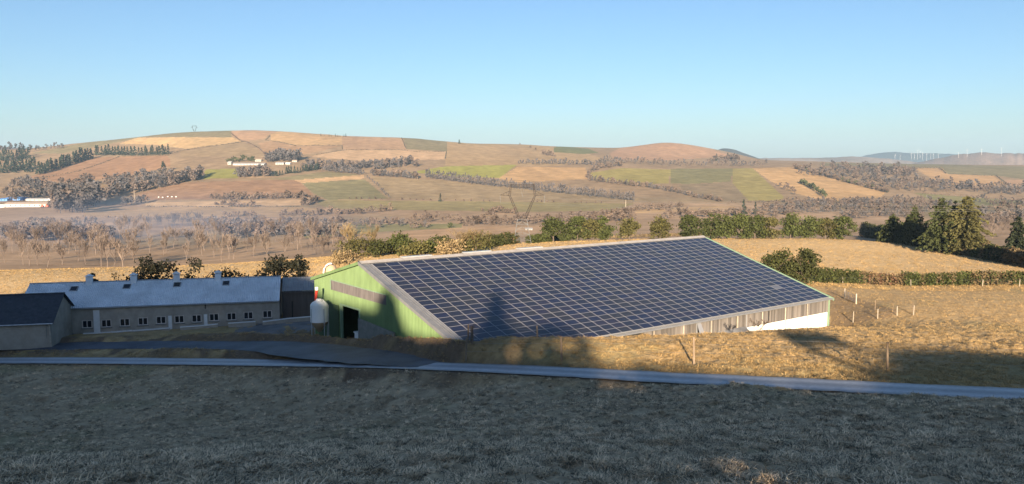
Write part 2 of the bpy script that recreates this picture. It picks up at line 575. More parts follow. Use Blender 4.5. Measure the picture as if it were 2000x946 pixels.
M['offwhite'] = mat('offwhite_wall', (0.40, 0.39, 0.375), 0.9, 0.1, 0.1)
M['pale'] = mat('pale_render', (0.70, 0.69, 0.67), 0.9, 0.08, 1.0)
M['brownwall'] = mat('brown_boards', (0.13, 0.105, 0.09), 0.8, 0.18, 0.8, stretch=(4, 4, 0.3))
M['slate'] = mat('slate', (0.055, 0.058, 0.066), 0.55, 0.3, 2.2, 0.35, detail=6, bump=0.3)
M['glass'] = mat('window_glass', (0.02, 0.022, 0.025), 0.12, 0.2, 1, 0.5)
M['wframe'] = mat('white_frame', (0.62, 0.55, 0.50), 0.6, 0.05, 3)
M['wood'] = mat('weathered_wood', (0.22, 0.165, 0.115), 0.9, 0.35, 3.0, bump=0.3, objvar=0.25, stretch=(4, 4, 0.6))
M['palepost'] = mat('pale_post', (0.40, 0.35, 0.28), 0.85, 0.2, 3.0, objvar=0.2)
M['plank'] = mat('weathered_plank', (0.155, 0.140, 0.126), 0.85, 0.3, 1.5, objvar=0.38, stretch=(3, 3, 0.3))
M['wire'] = mat('wire', (0.28, 0.28, 0.28), 0.5, 0.1, 2, metal=0.5)
M['silo'] = mat('white_fibreglass', (0.74, 0.74, 0.72), 0.4, 0.06, 0.8, 0.4)
M['silocone'] = mat('brown_fibreglass', (0.30, 0.23, 0.15), 0.5, 0.15, 1.0)
M['beige'] = mat('beige_fibreglass', (0.40, 0.305, 0.20), 0.5, 0.06, 0.8)
M['red'] = mat('red_paint', (0.50, 0.05, 0.03), 0.45, 0.1, 2)
M['orange'] = mat('orange_paint', (0.75, 0.13, 0.06), 0.5, 0.1, 2)
M['bluem'] = mat('blue_cladding', (0.10, 0.25, 0.55), 0.5, 0.1, 0.2)
M['greym'] = mat('grey_cladding', (0.42, 0.45, 0.45), 0.5, 0.1, 0.2)
M['tilem'] = mat('tan_roof', (0.45, 0.36, 0.28), 0.8, 0.12, 0.3)
M['white'] = mat('white_paint', (0.8, 0.8, 0.78), 0.5, 0.04, 1)
M['black'] = mat('black_rubber', (0.025, 0.025, 0.025), 0.8, 0.2, 3)
M['lattice'] = mat('lattice_steel', (0.060, 0.052, 0.048), 0.6, 0.15, 1.0, metal=0.3)
M['latticepale'] = mat('lattice_steel_pale', (0.22, 0.23, 0.235), 0.6, 0.15, 1.0, metal=0.3)
M['bark'] = mat('bark', (0.12, 0.095, 0.075), 0.95, 0.3, 4)
def _nop(): pass
def leafm(name, c, v=0.45, sc=0.9, ov=0.18): M[name] = mat(name, c, 0.75, v, sc, 0.15, objvar=ov)
leafm('conifer_sunlit', (0.085, 0.080, 0.030)); leafm('conifer', (0.052, 0.062, 0.022)); leafm('conifer_dark', (0.028, 0.036, 0.018)); leafm('holly', (0.050, 0.056, 0.018))  # first conifer tone is brightened and yellowed with painted sunlight
leafm('hedge_green', (0.050, 0.060, 0.018)); leafm('hedge_dry', (0.125, 0.092, 0.048)); leafm('hedge_rust', (0.13, 0.075, 0.045))
leafm('bush_olive', (0.085, 0.080, 0.028)); leafm('bush_tan', (0.205, 0.152, 0.080)); leafm('dark_evergreen', (0.020, 0.021, 0.013))
leafm('twig_pale', (0.165, 0.13, 0.108), 0.25, 0.4, 0.2); leafm('twig_brown', (0.118, 0.092, 0.078), 0.3, 0.4, 0.2); leafm('twig_grey', (0.086, 0.079, 0.080), 0.3, 0.05, 0.22)
leafm('far_conifer', (0.028, 0.040, 0.026), 0.4, 0.05, 0.2); leafm('far_scrub', (0.12, 0.09, 0.07), 0.4, 0.04, 0.25); leafm('far_hedge', (0.075, 0.068, 0.05), 0.4, 0.04, 0.2)
leafm('far_green', (0.06, 0.07, 0.03), 0.4, 0.05, 0.2)

# ------------------------------------------------------------------ fields: outline in the photograph, own colour
def inpoly(px, py, poly):
    c = np.zeros(px.shape, bool)
    n = len(poly)
    for i in range(n):
        x1, y1 = poly[i]; x2, y2 = poly[(i + 1) % n]
        if y1 == y2: continue
        k = ((y1 > py) != (y2 > py)) & (px < (x2 - x1) * (py - y1) / (y2 - y1) + x1)
        c ^= k
    return c

TAN, PINK, BROWN, GREYG, GREEN, OLIVE = (.44, .31, .175), (.40, .27, .18), (.27, .185, .125), (.225, .20, .125), (.27, .275, .085), (.285, .25, .125)
FIELDS = [
 ('grey green pasture along the crest of the left hill', GREYG, [(60, 300), (230, 266), (380, 250), (450, 250), (453, 268), (280, 268), (120, 300)]),
 ('bright tan hay field just below the left hilltop', (.50, .36, .20), [(232, 281), (270, 269), (455, 268), (472, 276), (430, 283), (365, 291), (300, 283)]),
 ('brownish fallow field under the bright tan hilltop field', (.31, .235, .15), [(350, 297), (430, 284), (470, 277), (512, 297), (522, 306), (355, 306)]),
 ('pinkish wedge field at the top of the left hill', PINK, [(452, 250), (560, 250), (525, 263), (515, 272), (480, 276), (455, 268)]),
 ('long tan field across the left hilltop', (.45, .315, .18), [(528, 263), (560, 250), (668, 262), (668, 284), (580, 284), (530, 275)]),
 ('reddish brown slope field below the long tan hilltop field', (.36, .245, .155), [(505, 280), (530, 275), (580, 285), (667, 285), (620, 297), (590, 303), (515, 300)]),
 ('pink brown field dotted with stubble rows', (.38, .26, .17), [(668, 262), (785, 266), (793, 293), (668, 292)]),
 ('pale pinkish field with a straight lower edge mid hill', (.46, .33, .215), [(600, 306), (680, 293), (795, 293), (875, 297), (868, 312), (700, 314)]),
 ('small grey green field on the hill shoulder', GREYG, [(785, 262), (850, 270), (880, 280), (880, 296), (795, 292)]),
 ('broad tan hillside right of the pale field', (.36, .265, .16), [(875, 274), (1000, 276), (1120, 292), (1185, 312), (1080, 325), (868, 325)]),
 ('dark green patch on the far hump', (.17, .18, .09), [(1085, 284), (1150, 291), (1170, 299), (1140, 301), (1080, 297)]),
 ('bright green winter crop field mid slope', (.30, .30, .085), [(800, 337), (870, 325), (1010, 322), (975, 348), (900, 346), (830, 339)]),
 ('orange tan field beside the bright green crop', (.44, .30, .165), [(1010, 326), (1145, 327), (1147, 350), (1000, 357), (975, 348)]),
 ('yellowish green field with brown speckles', (.30, .265, .10), [(1150, 338), (1210, 329), (1310, 331), (1306, 358), (1250, 361), (1165, 353)]),
 ('grey green rectangular field on the right slope', (.21, .20, .105), [(1311, 330), (1432, 329), (1427, 355), (1340, 360), (1308, 358)]),
 ('brown grey field below the grey green rectangle', (.25, .20, .135), [(1325, 361), (1428, 356), (1462, 391), (1400, 394), (1340, 378)]),
 ('olive field tapering down the right slope', (.29, .255, .105), [(1432, 329), (1470, 329), (1532, 386), (1520, 393), (1462, 392), (1429, 356)]),
 ('wide orange tan field on the right slope', (.46, .315, .17), [(1470, 329), (1550, 326), (1730, 376), (1720, 386), (1640, 393), (1590, 388), (1540, 374), (1500, 351)]),
 ('red brown ploughed field on the left slope', (.31, .195, .125), [(50, 350), (160, 308), (330, 304), (332, 325), (250, 345), (140, 356), (60, 354)]),
 ('green meadow beside the hillside farm', (.27, .27, .085), [(402, 331), (467, 330), (466, 348), (396, 350)]),
 ('red brown field above the valley hedges', (.30, .195, .13), [(270, 379), (350, 357), (580, 350), (612, 380), (600, 387), (270, 391)]),
 ('narrow pale strip field', (.47, .33, .20), [(575, 352), (712, 342), (708, 350), (590, 358)]),
 ('grey green wedge field right of the strip', (.215, .20, .115), [(590, 358), (712, 350), (757, 388), (640, 391), (612, 378)]),
 ('small grey green field above the pale strip', (.235, .21, .125), [(525, 350), (640, 335), (705, 342), (575, 352)]),
 ('wide fallow brown field across the middle slope', (.30, .235, .15), [(725, 345), (870, 353), (990, 366), (1250, 388), (1235, 397), (990, 393), (757, 388)]),
 ('long dull green meadow at the foot of the hill', (.29, .25, .13), [(610, 391), (1000, 394), (1240, 398), (1200, 412), (1010, 414), (640, 408)]),
 ('pale bleached meadow strip on the valley edge', (.50, .36, .225), [(285, 395), (600, 391), (585, 402), (283, 404)]),
 ('tan meadow below the pale strip', (.42, .30, .175), [(170, 406), (585, 404), (640, 410), (600, 424), (160, 424)]),
 ('stepped orange tan field on the far right', (.45, .305, .17), [(1785, 328), (1840, 328), (1850, 340), (1945, 343), (1968, 362), (1885, 364), (1830, 356)]),
 ('grey green upland field on the far right', (.22, .20, .125), [(1600, 318), (1840, 321), (2010, 326), (2010, 352), (1950, 344), (1850, 340), (1840, 328), (1600, 324)]),
 ('pinkish field at the right edge', PINK, [(1958, 352), (2060, 351), (2060, 361), (1970, 362)]),
 ('dull green field behind the tall conifers', (.235, .225, .115), [(1785, 377), (1900, 386), (2060, 396), (2060, 404), (1900, 402), (1810, 388)]),
 ('light hay strip in the valley', (.47, .34, .205), [(1230, 408), (1430, 402), (1445, 410), (1240, 417)]),
 ('pinkish bare strip in the middle of the valley', (.44, .31, .20), [(760, 455), (900, 444), (1080, 440), (1090, 452), (900, 468), (770, 474)]),
 ('green meadow strip behind the thickets', (.25, .235, .125), [(560, 446), (700, 438), (905, 437), (900, 445), (760, 452), (600, 466)]),
 ('brown bracken dome on the far right hill', (.39, .255, .17), [(1190, 300), (1230, 280), (1300, 270), (1360, 276), (1400, 295), (1430, 305), (1300, 314), (1200, 312)]),
]

def srgb_noise_rows(px, py): return None

def grid_obj(svals, yvals):
    ss, yy = np.meshgrid(svals, yvals)
    x = (ss * yy).ravel(); y = yy.ravel()
    z = ground(x, y, True)
    v = np.stack([x, y, z], 1)
    nr, nc = len(yvals), len(svals)
    i = np.arange(nr - 1)[:, None] * nc + np.arange(nc - 1)[None, :]
    f = np.stack([i, i + 1, i + nc + 1, i + nc], -1).reshape(-1, 4)
    return v, f

def submesh(v, f, keep):
    ff = f[keep]
    used, inv = np.unique(ff, return_inverse=True)
    return used, inv.reshape(ff.shape)

def set_col(me, name, c):
    a = me.color_attributes.new(name, 'FLOAT_COLOR', 'POINT')
    a.data.foreach_set('color', np.c_[c, np.ones(len(c))].astype(np.float32).ravel())

SV = np.linspace(-0.82, 0.82, 760)
YN = np.geomspace(14.0, 62.0, 300)
YM = np.geomspace(62.0, 300.0, 240)
YF = np.geomspace(300.0, 3600.0, 330)
m_near = attr_mat('dry_grass_ground', 'own_colour', 0.12, 0.95, 2.2, 0.35, 0.9, 9.0, 0.09)
m_mid = attr_mat('pasture_ground', 'own_colour', 0.12, 0.95, 0.9, 0.28, 0.9, 3.0, 0.2)
m_far = attr_mat('far_fields', 'own_colour', 0.0, 0.97, 0.05, 0.30, 0.5, 0.08, 1.5)

# near meadow + pasture round the barn
def near_colour(v):
    x, y = v[:, 0], v[:, 1]
    a = fbm(x * 0.7, y * 0.7, 31, 3)[:, None]
    b = fbm(x * 0.12, y * 0.12, 41, 3)[:, None]
    c = np.array([.31, .21, .10]) * (1 - a) + np.array([.48, .335, .165]) * a
    fr = (smooth(-1.0, -4.0, y - np.interp(x, ROADL[:, 0], ROADL[:, 1])) * 0.85)[:, None]
    c = c * (1 - fr) + (np.array([.25, .185, .115]) * (1 - a) + np.array([.56, .43, .28]) * a) * fr  # foreground: light patches lifted to offset the dim blue shade
    g = np.array([.20, .19, .085])
    k = smooth(0.52, 0.72, b) * 0.45
    c = c * (1 - k) + g * k
    # dug earth along the banks, yard side and barn cutting
    d = edge_track(x, y) + 2.0
    e = smooth(6.0, 3.0, d) * smooth(0.35, 0.55, fbm(x * 0.5, y * 0.5, 51, 2))
    dr, _ = near_line(x, y, ROADL)
    e = np.maximum(e, smooth(2.6, 1.4, dr) * 0.8)
    dk, _ = near_line(x, y, BANKL)
    e = np.maximum(e, smooth(4.5, 2.0, dk) * smooth(-2, -8, x) * 0.9 * smooth(0.25, 0.4, fbm(x * .6, y * .6, 53, 2)))
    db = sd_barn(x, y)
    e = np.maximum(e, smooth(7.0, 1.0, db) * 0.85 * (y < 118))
    px, py = proj(x, y, v[:, 2])
    cut = inpoly(px, py, [(1612, 560), (1650, 575), (1755, 607), (1740, 622), (1690, 628), (1625, 640)])
    e = np.maximum(e, cut * 0.7)
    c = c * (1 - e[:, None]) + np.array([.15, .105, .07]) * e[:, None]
    # summer-cut field beyond the hedge is paler and redder
    mead = smooth(150, 165, y)[:, None] * 0.8
    c = c * (1 - mead) + (np.array([.56, .40, .21]) * (0.85 + 0.3 * a)) * mead
    return c

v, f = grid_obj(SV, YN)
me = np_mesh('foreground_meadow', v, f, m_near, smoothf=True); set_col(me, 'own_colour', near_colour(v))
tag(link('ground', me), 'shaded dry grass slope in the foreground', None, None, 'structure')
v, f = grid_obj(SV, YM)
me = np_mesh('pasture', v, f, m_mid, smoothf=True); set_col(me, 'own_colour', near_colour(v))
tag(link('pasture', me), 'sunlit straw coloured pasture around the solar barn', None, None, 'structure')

# far valley and hills, one object per field
v, f = grid_obj(SV, YF)
px, py = proj(v[:, 0], v[:, 1], v[:, 2])
fc = v[f].mean(1)
fpx, fpy = proj(fc[:, 0], fc[:, 1], fc[:, 2])
n1 = fbm(v[:, 0] / 45, v[:, 1] / 120, 61, 4)[:, None]
n2 = fbm(v[:, 0] / 240, v[:, 1] / 300, 71, 3)[:, None]
base_floor = np.array([.43, .295, .18]) * (0.75 + 0.5 * n1) * (1 - smooth(.5, .7, n2) * .35) + np.array([.04, .07, .03]) * smooth(.5, .7, n2) * .5
base_hill = np.array([.335, .235, .14]) * (0.78 + 0.44 * n1)
k = smooth(1050, 1250, v[:, 1])[:, None]
base = base_floor * (1 - k) + base_hill * k
fid = np.full(len(f), -1)
for i, (lb, c, poly) in enumerate(FIELDS):
    fid[inpoly(fpx, fpy, poly)] = i
fid[(fid < 0) & (fc[:, 1] > 1150)] = -2
for i in range(-2, len(FIELDS)):
    keep = fid == i
    if not keep.any(): continue
    used, ff = submesh(v, f, keep)
    if i >= 0:
        lb, c, poly = FIELDS[i]
        rows = 0.93 + 0.14 * vnoise(v[used][:, 0] / 9.0 + v[used][:, 1] / 60, v[used][:, 1] / 400.0, i)[:, None]
        colr = np.array(c)[None] * np.array([1.12, 1.05, .93]) * (0.86 + 0.28 * n1[used]) * rows
        nm = 'field'
    else:
        colr = base[used]
        nm, lb = ('hill', 'rolling brown hills across the valley') if i == -2 else ('valley_floor', 'hazy tan valley floor below the farm')
    me = np_mesh(nm, v[used], ff, m_far, smoothf=True); set_col(me, 'own_colour', colr)
    tag(link(nm, me), lb, None, None, 'structure')

# land beside and behind the viewpoint
xs = np.concatenate([np.linspace(-420, -60, 30), np.linspace(-50, 50, 40), np.linspace(60, 420, 30)])
ys = np.concatenate([np.linspace(-400, -20, 50), np.linspace(-16, 14.0, 18)])
xx, yy = np.meshgrid(xs, ys)
z = ground(xx.ravel(), yy.ravel(), True)
i = np.arange(len(ys) - 1)[:, None] * len(xs) + np.arange(len(xs) - 1)[None, :]
ff = np.stack([i, i + 1, i + len(xs) + 1, i + len(xs)], -1).reshape(-1, 4)
vv = np.stack([xx.ravel(), yy.ravel(), z], 1)
me = np_mesh('hillside', vv, ff, m_mid, smoothf=True); set_col(me, 'own_colour', near_colour(vv))
tag(link('hillside', me), 'grassy hillside rising behind the viewpoint', None, None, 'structure')
for sgn in (-1, 1):
    sv = np.sort(np.concatenate([[0.82 * sgn], np.linspace(0.95, 3.2, 24) * sgn]))
    v, f = grid_obj(sv, np.geomspace(14.0, 3600, 140))
    me = np_mesh('hillside', v, f, m_mid, smoothf=True); set_col(me, 'own_colour', near_colour(v))
    tag(link('hillside', me), 'land beside the view', None, None, 'structure')

# distant ridges with their own depth
def ridge(name, label, D, line, colr, depth, sky_n=0.0):
    pts = np.array(line, float)
    q = np.linspace(pts[0, 0], pts[-1, 0], 220)
    crest = pchip(pts[:, 0], pts[:, 1].copy(), q)
    crest = crest + (fbm(q / 9.0, q * 0 + D, 5, 3) - 0.5) * sky_n
    rows = np.linspace(-1, 1, 25)
    V = []
    for r in rows:
        y = D + r * depth
        for a, b in zip(q, crest):
            s, t = ray(a, b)
            zc = t * D
            zb = -130.0
            V.append((s * y, y, zb + (zc - zb) * math.cos(r * math.pi / 2) ** 1.0))
    V = np.array(V)
    V[:, 2] += (fbm(V[:, 0] / 260, V[:, 1] / 260, 81, 3) - 0.5) * 14 * (1 - np.abs(np.repeat(rows, 220)) ** 0.5) * 0
    nc = 220
    i = np.arange(24)[:, None] * nc + np.arange(nc - 1)[None, :]
    F = np.stack([i, i + 1, i + nc + 1, i + nc], -1).reshape(-1, 4)
    me = np_mesh(name, V, F, m_far, smoothf=True)
    nn = fbm(V[:, 0] / 220, V[:, 1] / 220, 91, 4)[:, None]
    set_col(me, 'own_colour', np.array(colr)[None] * (0.45 + 1.1 * nn))
    tag(link(name, me), label, None, None, 'structure')

ridge('distant_hill', 'rounded dark blue hill behind the brown dome', 5200, [(1350, 322), (1395, 296), (1415, 290), (1432, 292), (1452, 299), (1480, 309), (1510, 322)], (.07, .07, .06), 500)
ridge('distant_hill', 'low pinkish plateau on the horizon', 6400, [(1380, 326), (1440, 312), (1500, 309), (1560, 309), (1620, 308), (1660, 306), (1720, 309), (1800, 318)], (.22, .17, .13), 700, 1.5)
ridge('distant_hill', 'long blue ridge carrying the wind turbines', 9300, [(1620, 322), (1675, 308), (1700, 302), (1745, 297), (1775, 299), (1830, 300), (1900, 304), (1990, 312), (2060, 318)], (.06, .065, .06), 900, 1.0)
ridge('distant_hill', 'brown wooded ridge at the right edge', 5600, [(1760, 326), (1800, 316), (1850, 306), (1880, 301), (1925, 298), (1960, 300), (2030, 299), (2120, 298), (2300, 310)], (.21, .15, .115), 700, 2.5)
ridge('distant_hill', 'distant wooded hills on the left horizon', 3900, [(-300, 290), (-100, 288), (0, 287), (60, 291), (110, 292), (160, 300), (240, 320)], (.17, .13, .11), 500, 2.0)

# ------------------------------------------------------------------ road, track, yard
def ribbon(L, hw, dz, ncross=7, jitter=0.12, seed=0, crown=0.03):
    t = np.gradient(L[:, :2], axis=0)
    t /= np.linalg.norm(t, axis=1)[:, None]
    nrm = np.stack([-t[:, 1], t[:, 0]], 1)
    hw = np.broadcast_to(hw, (len(L),))
    V = []
    for k in range(ncross):
        a = -1 + 2 * k / (ncross - 1)
        off = a * hw + (jitter * (fbm(np.arange(len(L)) * 0.35, np.full(len(L), k * 3.0), seed, 3) - 0.5) * 2 if k in (0, ncross - 1) else 0)
        p = L[:, :2] + nrm * np.asarray(off).reshape(-1, 1)
        V.append(np.c_[p, L[:, 2] + dz + crown * (1 - a * a)])
    V = np.array(V)
    n = len(L)
    i = np.arange(ncross - 1)[:, None] * n + np.arange(n - 1)[None, :]
    return V.reshape(-1, 3), np.stack([i, i + 1, i + n + 1, i + n], -1).reshape(-1, 4)
NC = 13
v, f = ribbon(ROADL, ROAD_HW, 0.0, ncross=NC, seed=1)
ac = np.repeat(np.linspace(-1, 1, NC), len(ROADL))
wear = np.exp(-((np.abs(ac) - .5) / .2) ** 2)
edge = smooth(.72, 1.0, np.abs(ac)) * (.4 + .8 * fbm(v[:, 0] * .8, v[:, 1] * .8, 19, 3))
tone = .34 + .12 * wear - .13 * edge - .05 * np.exp(-(ac / .2) ** 2) + .10 * (fbm(v[:, 0] * .45, v[:, 1] * .45, 23, 3) - .5)
m_road = attr_mat('road_surface', 'own_colour', 0.0, 0.6, 3.0, 0.16, 0.3, 30.0, 0.02)
m_road.node_tree.nodes['Principled BSDF'].inputs['Specular IOR Level'].default_value = 0.5
me = np_mesh('road', v, f[:, ::-1], m_road, smoothf=True)
set_col(me, 'own_colour', np.clip(tone, .08, .6)[:, None] * (1 - edge[:, None] * np.array([[.0, .12, .3]])) * np.array([[1.0, 1.01, 1.04]]))
tag(link('road', me), 'narrow grey tarmac lane crossing below the meadow', None, None, 'structure')
v, f = ribbon(TRACKL, TRACK_W, -0.07, seed=2, jitter=0.4)
tag(link('track', np_mesh('track', v, f[:, ::-1], M['track'], smoothf=True)), 'dark farm track joining the lane', None, None, 'structure')

# ------------------------------------------------------------------ the solar barn
HR, HE, HB = -0.75, 22 * MODH + 0.32, -13.4       # ridge, front eave, back eave (metres along BH)
L0, L1 = -1.15, BLEN + 0.35
ZR = roof_z(HR)
BBS = 0.25
def rz(h): return roof_z(h) if h >= HR else ZR - BBS * (HR - h)
UP = Vector((0, 0, 1))
RN = (UP + BH * BSL).normalized()                   # outward normal of the solar slope
SD = (BH - UP * BSL).normalized()                   # down the slope
base = barn(BLEN / 2, 4, PAD)
bt = thing('solar_barn', 'large green clad barn with its whole long roof covered in solar panels', 'barn', base)
# roof sheets (6 cm below the modules)
mb = MB()
off = -RN * 0.10
mb.sheet(barn(L0, HE, rz(HE)) + off, barn(L1, HE, rz(HE)) + off, barn(L1, HR, ZR) + off, barn(L0, HR, ZR) + off, 0.33, 0.035, 0, True)
mb.sheet(barn(L1, HB, rz(HB)) + off, barn(L0, HB, rz(HB)) + off, barn(L0, HR, ZR) + off, barn(L1, HR, ZR) + off, 0.33, 0.035, 0, True)
part('roof', mb, M['verge'], bt)
# verge flashing along the left gable: stepped long folded strips
for k, (a, b, hgt) in enumerate([(-1.22, -1.02, 0.07), (-0.94, -0.66, 0.03), (-0.58, -0.30, 0.03), (-0.24, -0.04, 0.05)]):
    mb = MB()
    p = [barn(l, h, rz(h)) for h in (HR - 0.1, HE + 0.1) for l in (a, b)]
    mb.hexa([p[0] - RN * .05, p[1] - RN * .05, p[3] - RN * .05, p[2] - RN * .05, p[0] + RN * hgt, p[1] + RN * hgt, p[3] + RN * hgt, p[2] + RN * hgt])
    part('verge_flashing', mb, M['verge'], bt)
for h0, h1 in [(HR, HE + 0.15), (HB - 0.1, HR)]:
    for a, b in ((L0 - 0.16, L0 - 0.06), (L1 + 0.01, L1 + 0.16)):
        mb = MB()
        p = [barn(l, h, rz(h)) for h in (h0, h1) for l in (a, b)]
        mb.hexa([p[0] - UP * .3, p[1] - UP * .3, p[3] - UP * .3, p[2] - UP * .3, p[0] + UP * .05, p[1] + UP * .05, p[3] + UP * .05, p[2] + UP * .05])
        part('verge_trim', mb, M['greentrim'] if a > 0 else (M['verge'] if h1 > 0 else M['green']), bt)
mb = MB()
p = [barn(l, h, rz(h)) for h in (HR + 0.62, HR, HR - 0.5) for l in (L0, L1)]
mb.quad(p[0] + UP * .06, p[1] + UP * .06, p[3] + UP * .13, p[2] + UP * .13)
mb.quad(p[2] + UP * .13, p[3] + UP * .13, p[5] + UP * .06, p[4] + UP * .06)
part('ridge_cap', mb, M['ridge'], bt)
for l in (4.2, 13.0, 21.5):
    mb = MB()
    mb.box(barn(l + 2.4, HR - 0.45, ZR + 0.16), BL * 2.0, BH * 0.4, UP * 0.04)
    mb.box(barn(l + 2.4, HR - 0.45, ZR + 0.08), BL * 1.9, BH * 0.2, UP * 0.08)
    part('ridge_vent', mb, M['clear'], bt)
# mounting rails between module columns
mb = MB()
for c in range(36):
    p0, p1 = barn(c * MODW, -0.02, roof_z(-0.02)), barn(c * MODW, 22 * MODH + .02, roof_z(22 * MODH + .02))
    m_ = (p0 + p1) / 2 + RN * 0.0
    mb.box(m_, BL * 0.035, (p1 - p0) / 2, RN * 0.028)
for r in range(23):
    p0, p1 = barn(0, r * MODH * 1.0, roof_z(r * MODH)), barn(BLEN, r * MODH, roof_z(r * MODH))
    mb.box((p0 + p1) / 2 - RN * 0.012, (p1 - p0) / 2, SD * 0.03, RN * 0.02)
o = part('mounting_rail', mb, M['frame'], bt, kind='stuff')

# modules: one mesh per glass shade, a raised frame round a recessed pane
PANEL_COL = [(0.020, 0.022, 0.034), (0.024, 0.023, 0.038), (0.017, 0.020, 0.042), (0.026, 0.026, 0.030), (0.13, 0.135, 0.15)]
glassm = [mat('module_glass_%s' % n, c, 0.32, 0.12, 1.2, 0.45, detail=4) for n, c in zip(('slate', 'violet', 'blue', 'charcoal', 'grey'), PANEL_COL)]
pw, ph = (MODW - 0.048) / 2, (MODH / math.cos(R(17.2)) - 0.022) / 2
def panel_geo(mb, origin, X, Y, N, gi):
    fr = 0.018
    o = [origin + X * (sx * pw) + Y * (sy * ph) for sx, sy in ((-1, -1), (1, -1), (1, 1), (-1, 1))]
    i_ = [origin + X * (sx * (pw - fr)) + Y * (sy * (ph - fr)) for sx, sy in ((-1, -1), (1, -1), (1, 1), (-1, 1))]
    v = [p - N * 0.02 for p in o] + [p + N * 0.02 for p in o] + [p + N * 0.02 for p in i_] + [p + N * 0.012 for p in i_]
    fs = [(k, (k + 1) % 4, 4 + (k + 1) % 4, 4 + k) for k in range(4)] + [(4 + k, 4 + (k + 1) % 4, 8 + (k + 1) % 4, 8 + k) for k in range(4)] + \
         [(8 + k, 8 + (k + 1) % 4, 12 + (k + 1) % 4, 12 + k) for k in range(4)]
    mb.add(v, fs, 0)
    b = len(mb.v) - 4
    mb.f.append([b, b + 1, b + 2, b + 3]); mb.m.append(gi)
PMESH = []
for gi in range(5):
    mb = MB(); panel_geo(mb, Vector((0, 0, 0)), Vector((1, 0, 0)), Vector((0, 1, 0)), Vector((0, 0, 1)), 1)
    PMESH.append(mb.mesh('solar_panel', [M['frame'], glassm[gi]]))
cells = []
for c in range(35):
    for r in range(22):
        h = (r + 0.5) * MODH
        p = barn((c + 0.5) * MODW, h, roof_z(h)) + RN * 0.032
        cells.append((c, r, p))
SDY = -SD
rot = Matrix((BL, SDY, RN)).transposed().to_4x4()
def hidden(c, r): return False
order = sorted(cells, key=lambda q: q[2].length - (0 if True else 0))
order = [q for q in order if not (q[0] < 9 and q[1] >= 21)] + [q for q in order if (q[0] < 9 and q[1] >= 21)]
PALE = (31, 17)
big = MB(); nbig = 0
rr = random.Random(5)
for c, r, p in order:
    gi = rr.choices([0, 1, 2, 3], [5, 3, 3, 2])[0]
    lab = None
    if (c, r) == PALE: gi = 4; lab = 'paler grey replacement panel'
    if nbig < 299 or lab:
        o = bpy.data.objects.new('solar_panel', PMESH[gi])
        COL.objects.link(o); o.parent = bt
        o.matrix_basis = Matrix.Translation(p - base) @ rot
        if lab: o['label'] = lab
        nbig += 1
    else:
        panel_geo(big, p, BL, SDY, RN, 1 + gi)
part('solar_panel', big, [M['frame']] + glassm, bt, kind='stuff')

# front wall: planks above, white panels below
HW = HE - 0.45
WT, WM = rz(HW) - 0.16, rz(HW) - 2.05
pm = MB(); pm.box((0, 0, 0), (0.145, 0, 0), (0, 0.02, 0), (0, 0, 0.5))
PLANK = pm.mesh('plank', M['plank'])
wallrot = Matrix((BL, -BH, UP)).transposed().to_4x4()
CAN0, CAN1 = 35.2, 45.6
for k in range(195):
    l = 0.15 + k * 0.30
    if l < 22 : continue
    if rr.random() < 0.015: continue
    o = bpy.data.objects.new('plank', PLANK); COL.objects.link(o); o.parent = bt
    top, bot = WT, WM + rr.uniform(-0.03, 0.03)
    o.matrix_basis = Matrix.Translation(barn(l, HW + rr.uniform(-.012, .012), (top + bot) / 2) - base) @ wallrot @ Matrix.Diagonal((1, 1, top - bot, 1))
mb = MB(); mb.box(barn(BLEN / 2 - 0.2, HW - 0.12, (WT + WM) / 2), BL * (BLEN / 2), BH * 0.03, UP * ((WT - WM) / 2))
part('shade_backing', mb, M['dark'], bt)  # near-black sheet standing in for the shade behind the planks
seg = 5.0
for k in range(12):
    a, b = BLEN - (k + 1) * seg + .13, BLEN - k * seg - 0.13
    mb = MB(); mb.box(barn((a + b) / 2, HW - 0.02, (WM + PAD) / 2 - .25), BL * ((b - a) / 2), BH * 0.08, UP * ((WM - PAD) / 2 + .2))
    part('wall_panel', mb, M['white_wall'], bt)
    mb = MB(); mb.box(barn(BLEN - (k + 1) * seg, HW + 0.0, (WT + PAD) / 2 - .2), BL * 0.06, BH * 0.08, UP * ((WT - PAD) / 2 + .2))
    part('wall_post', mb, M['palepost'], bt)
mb = MB(); mb.box(barn(BLEN + 0.12, HW + 0.12, (WT + PAD) / 2), BL * 0.07, BH * 0.07, UP * ((WT - PAD) / 2 + .25))
part('corner_post', mb, M['greentrim'], bt)
mb = MB()
mb.tube([barn(L0, HE + 0.10, rz(HE) - 0.10), barn(L1, HE + 0.10, rz(HE) - 0.10)], 0.09, 8)
part('gutter', mb, M['verge'], bt)
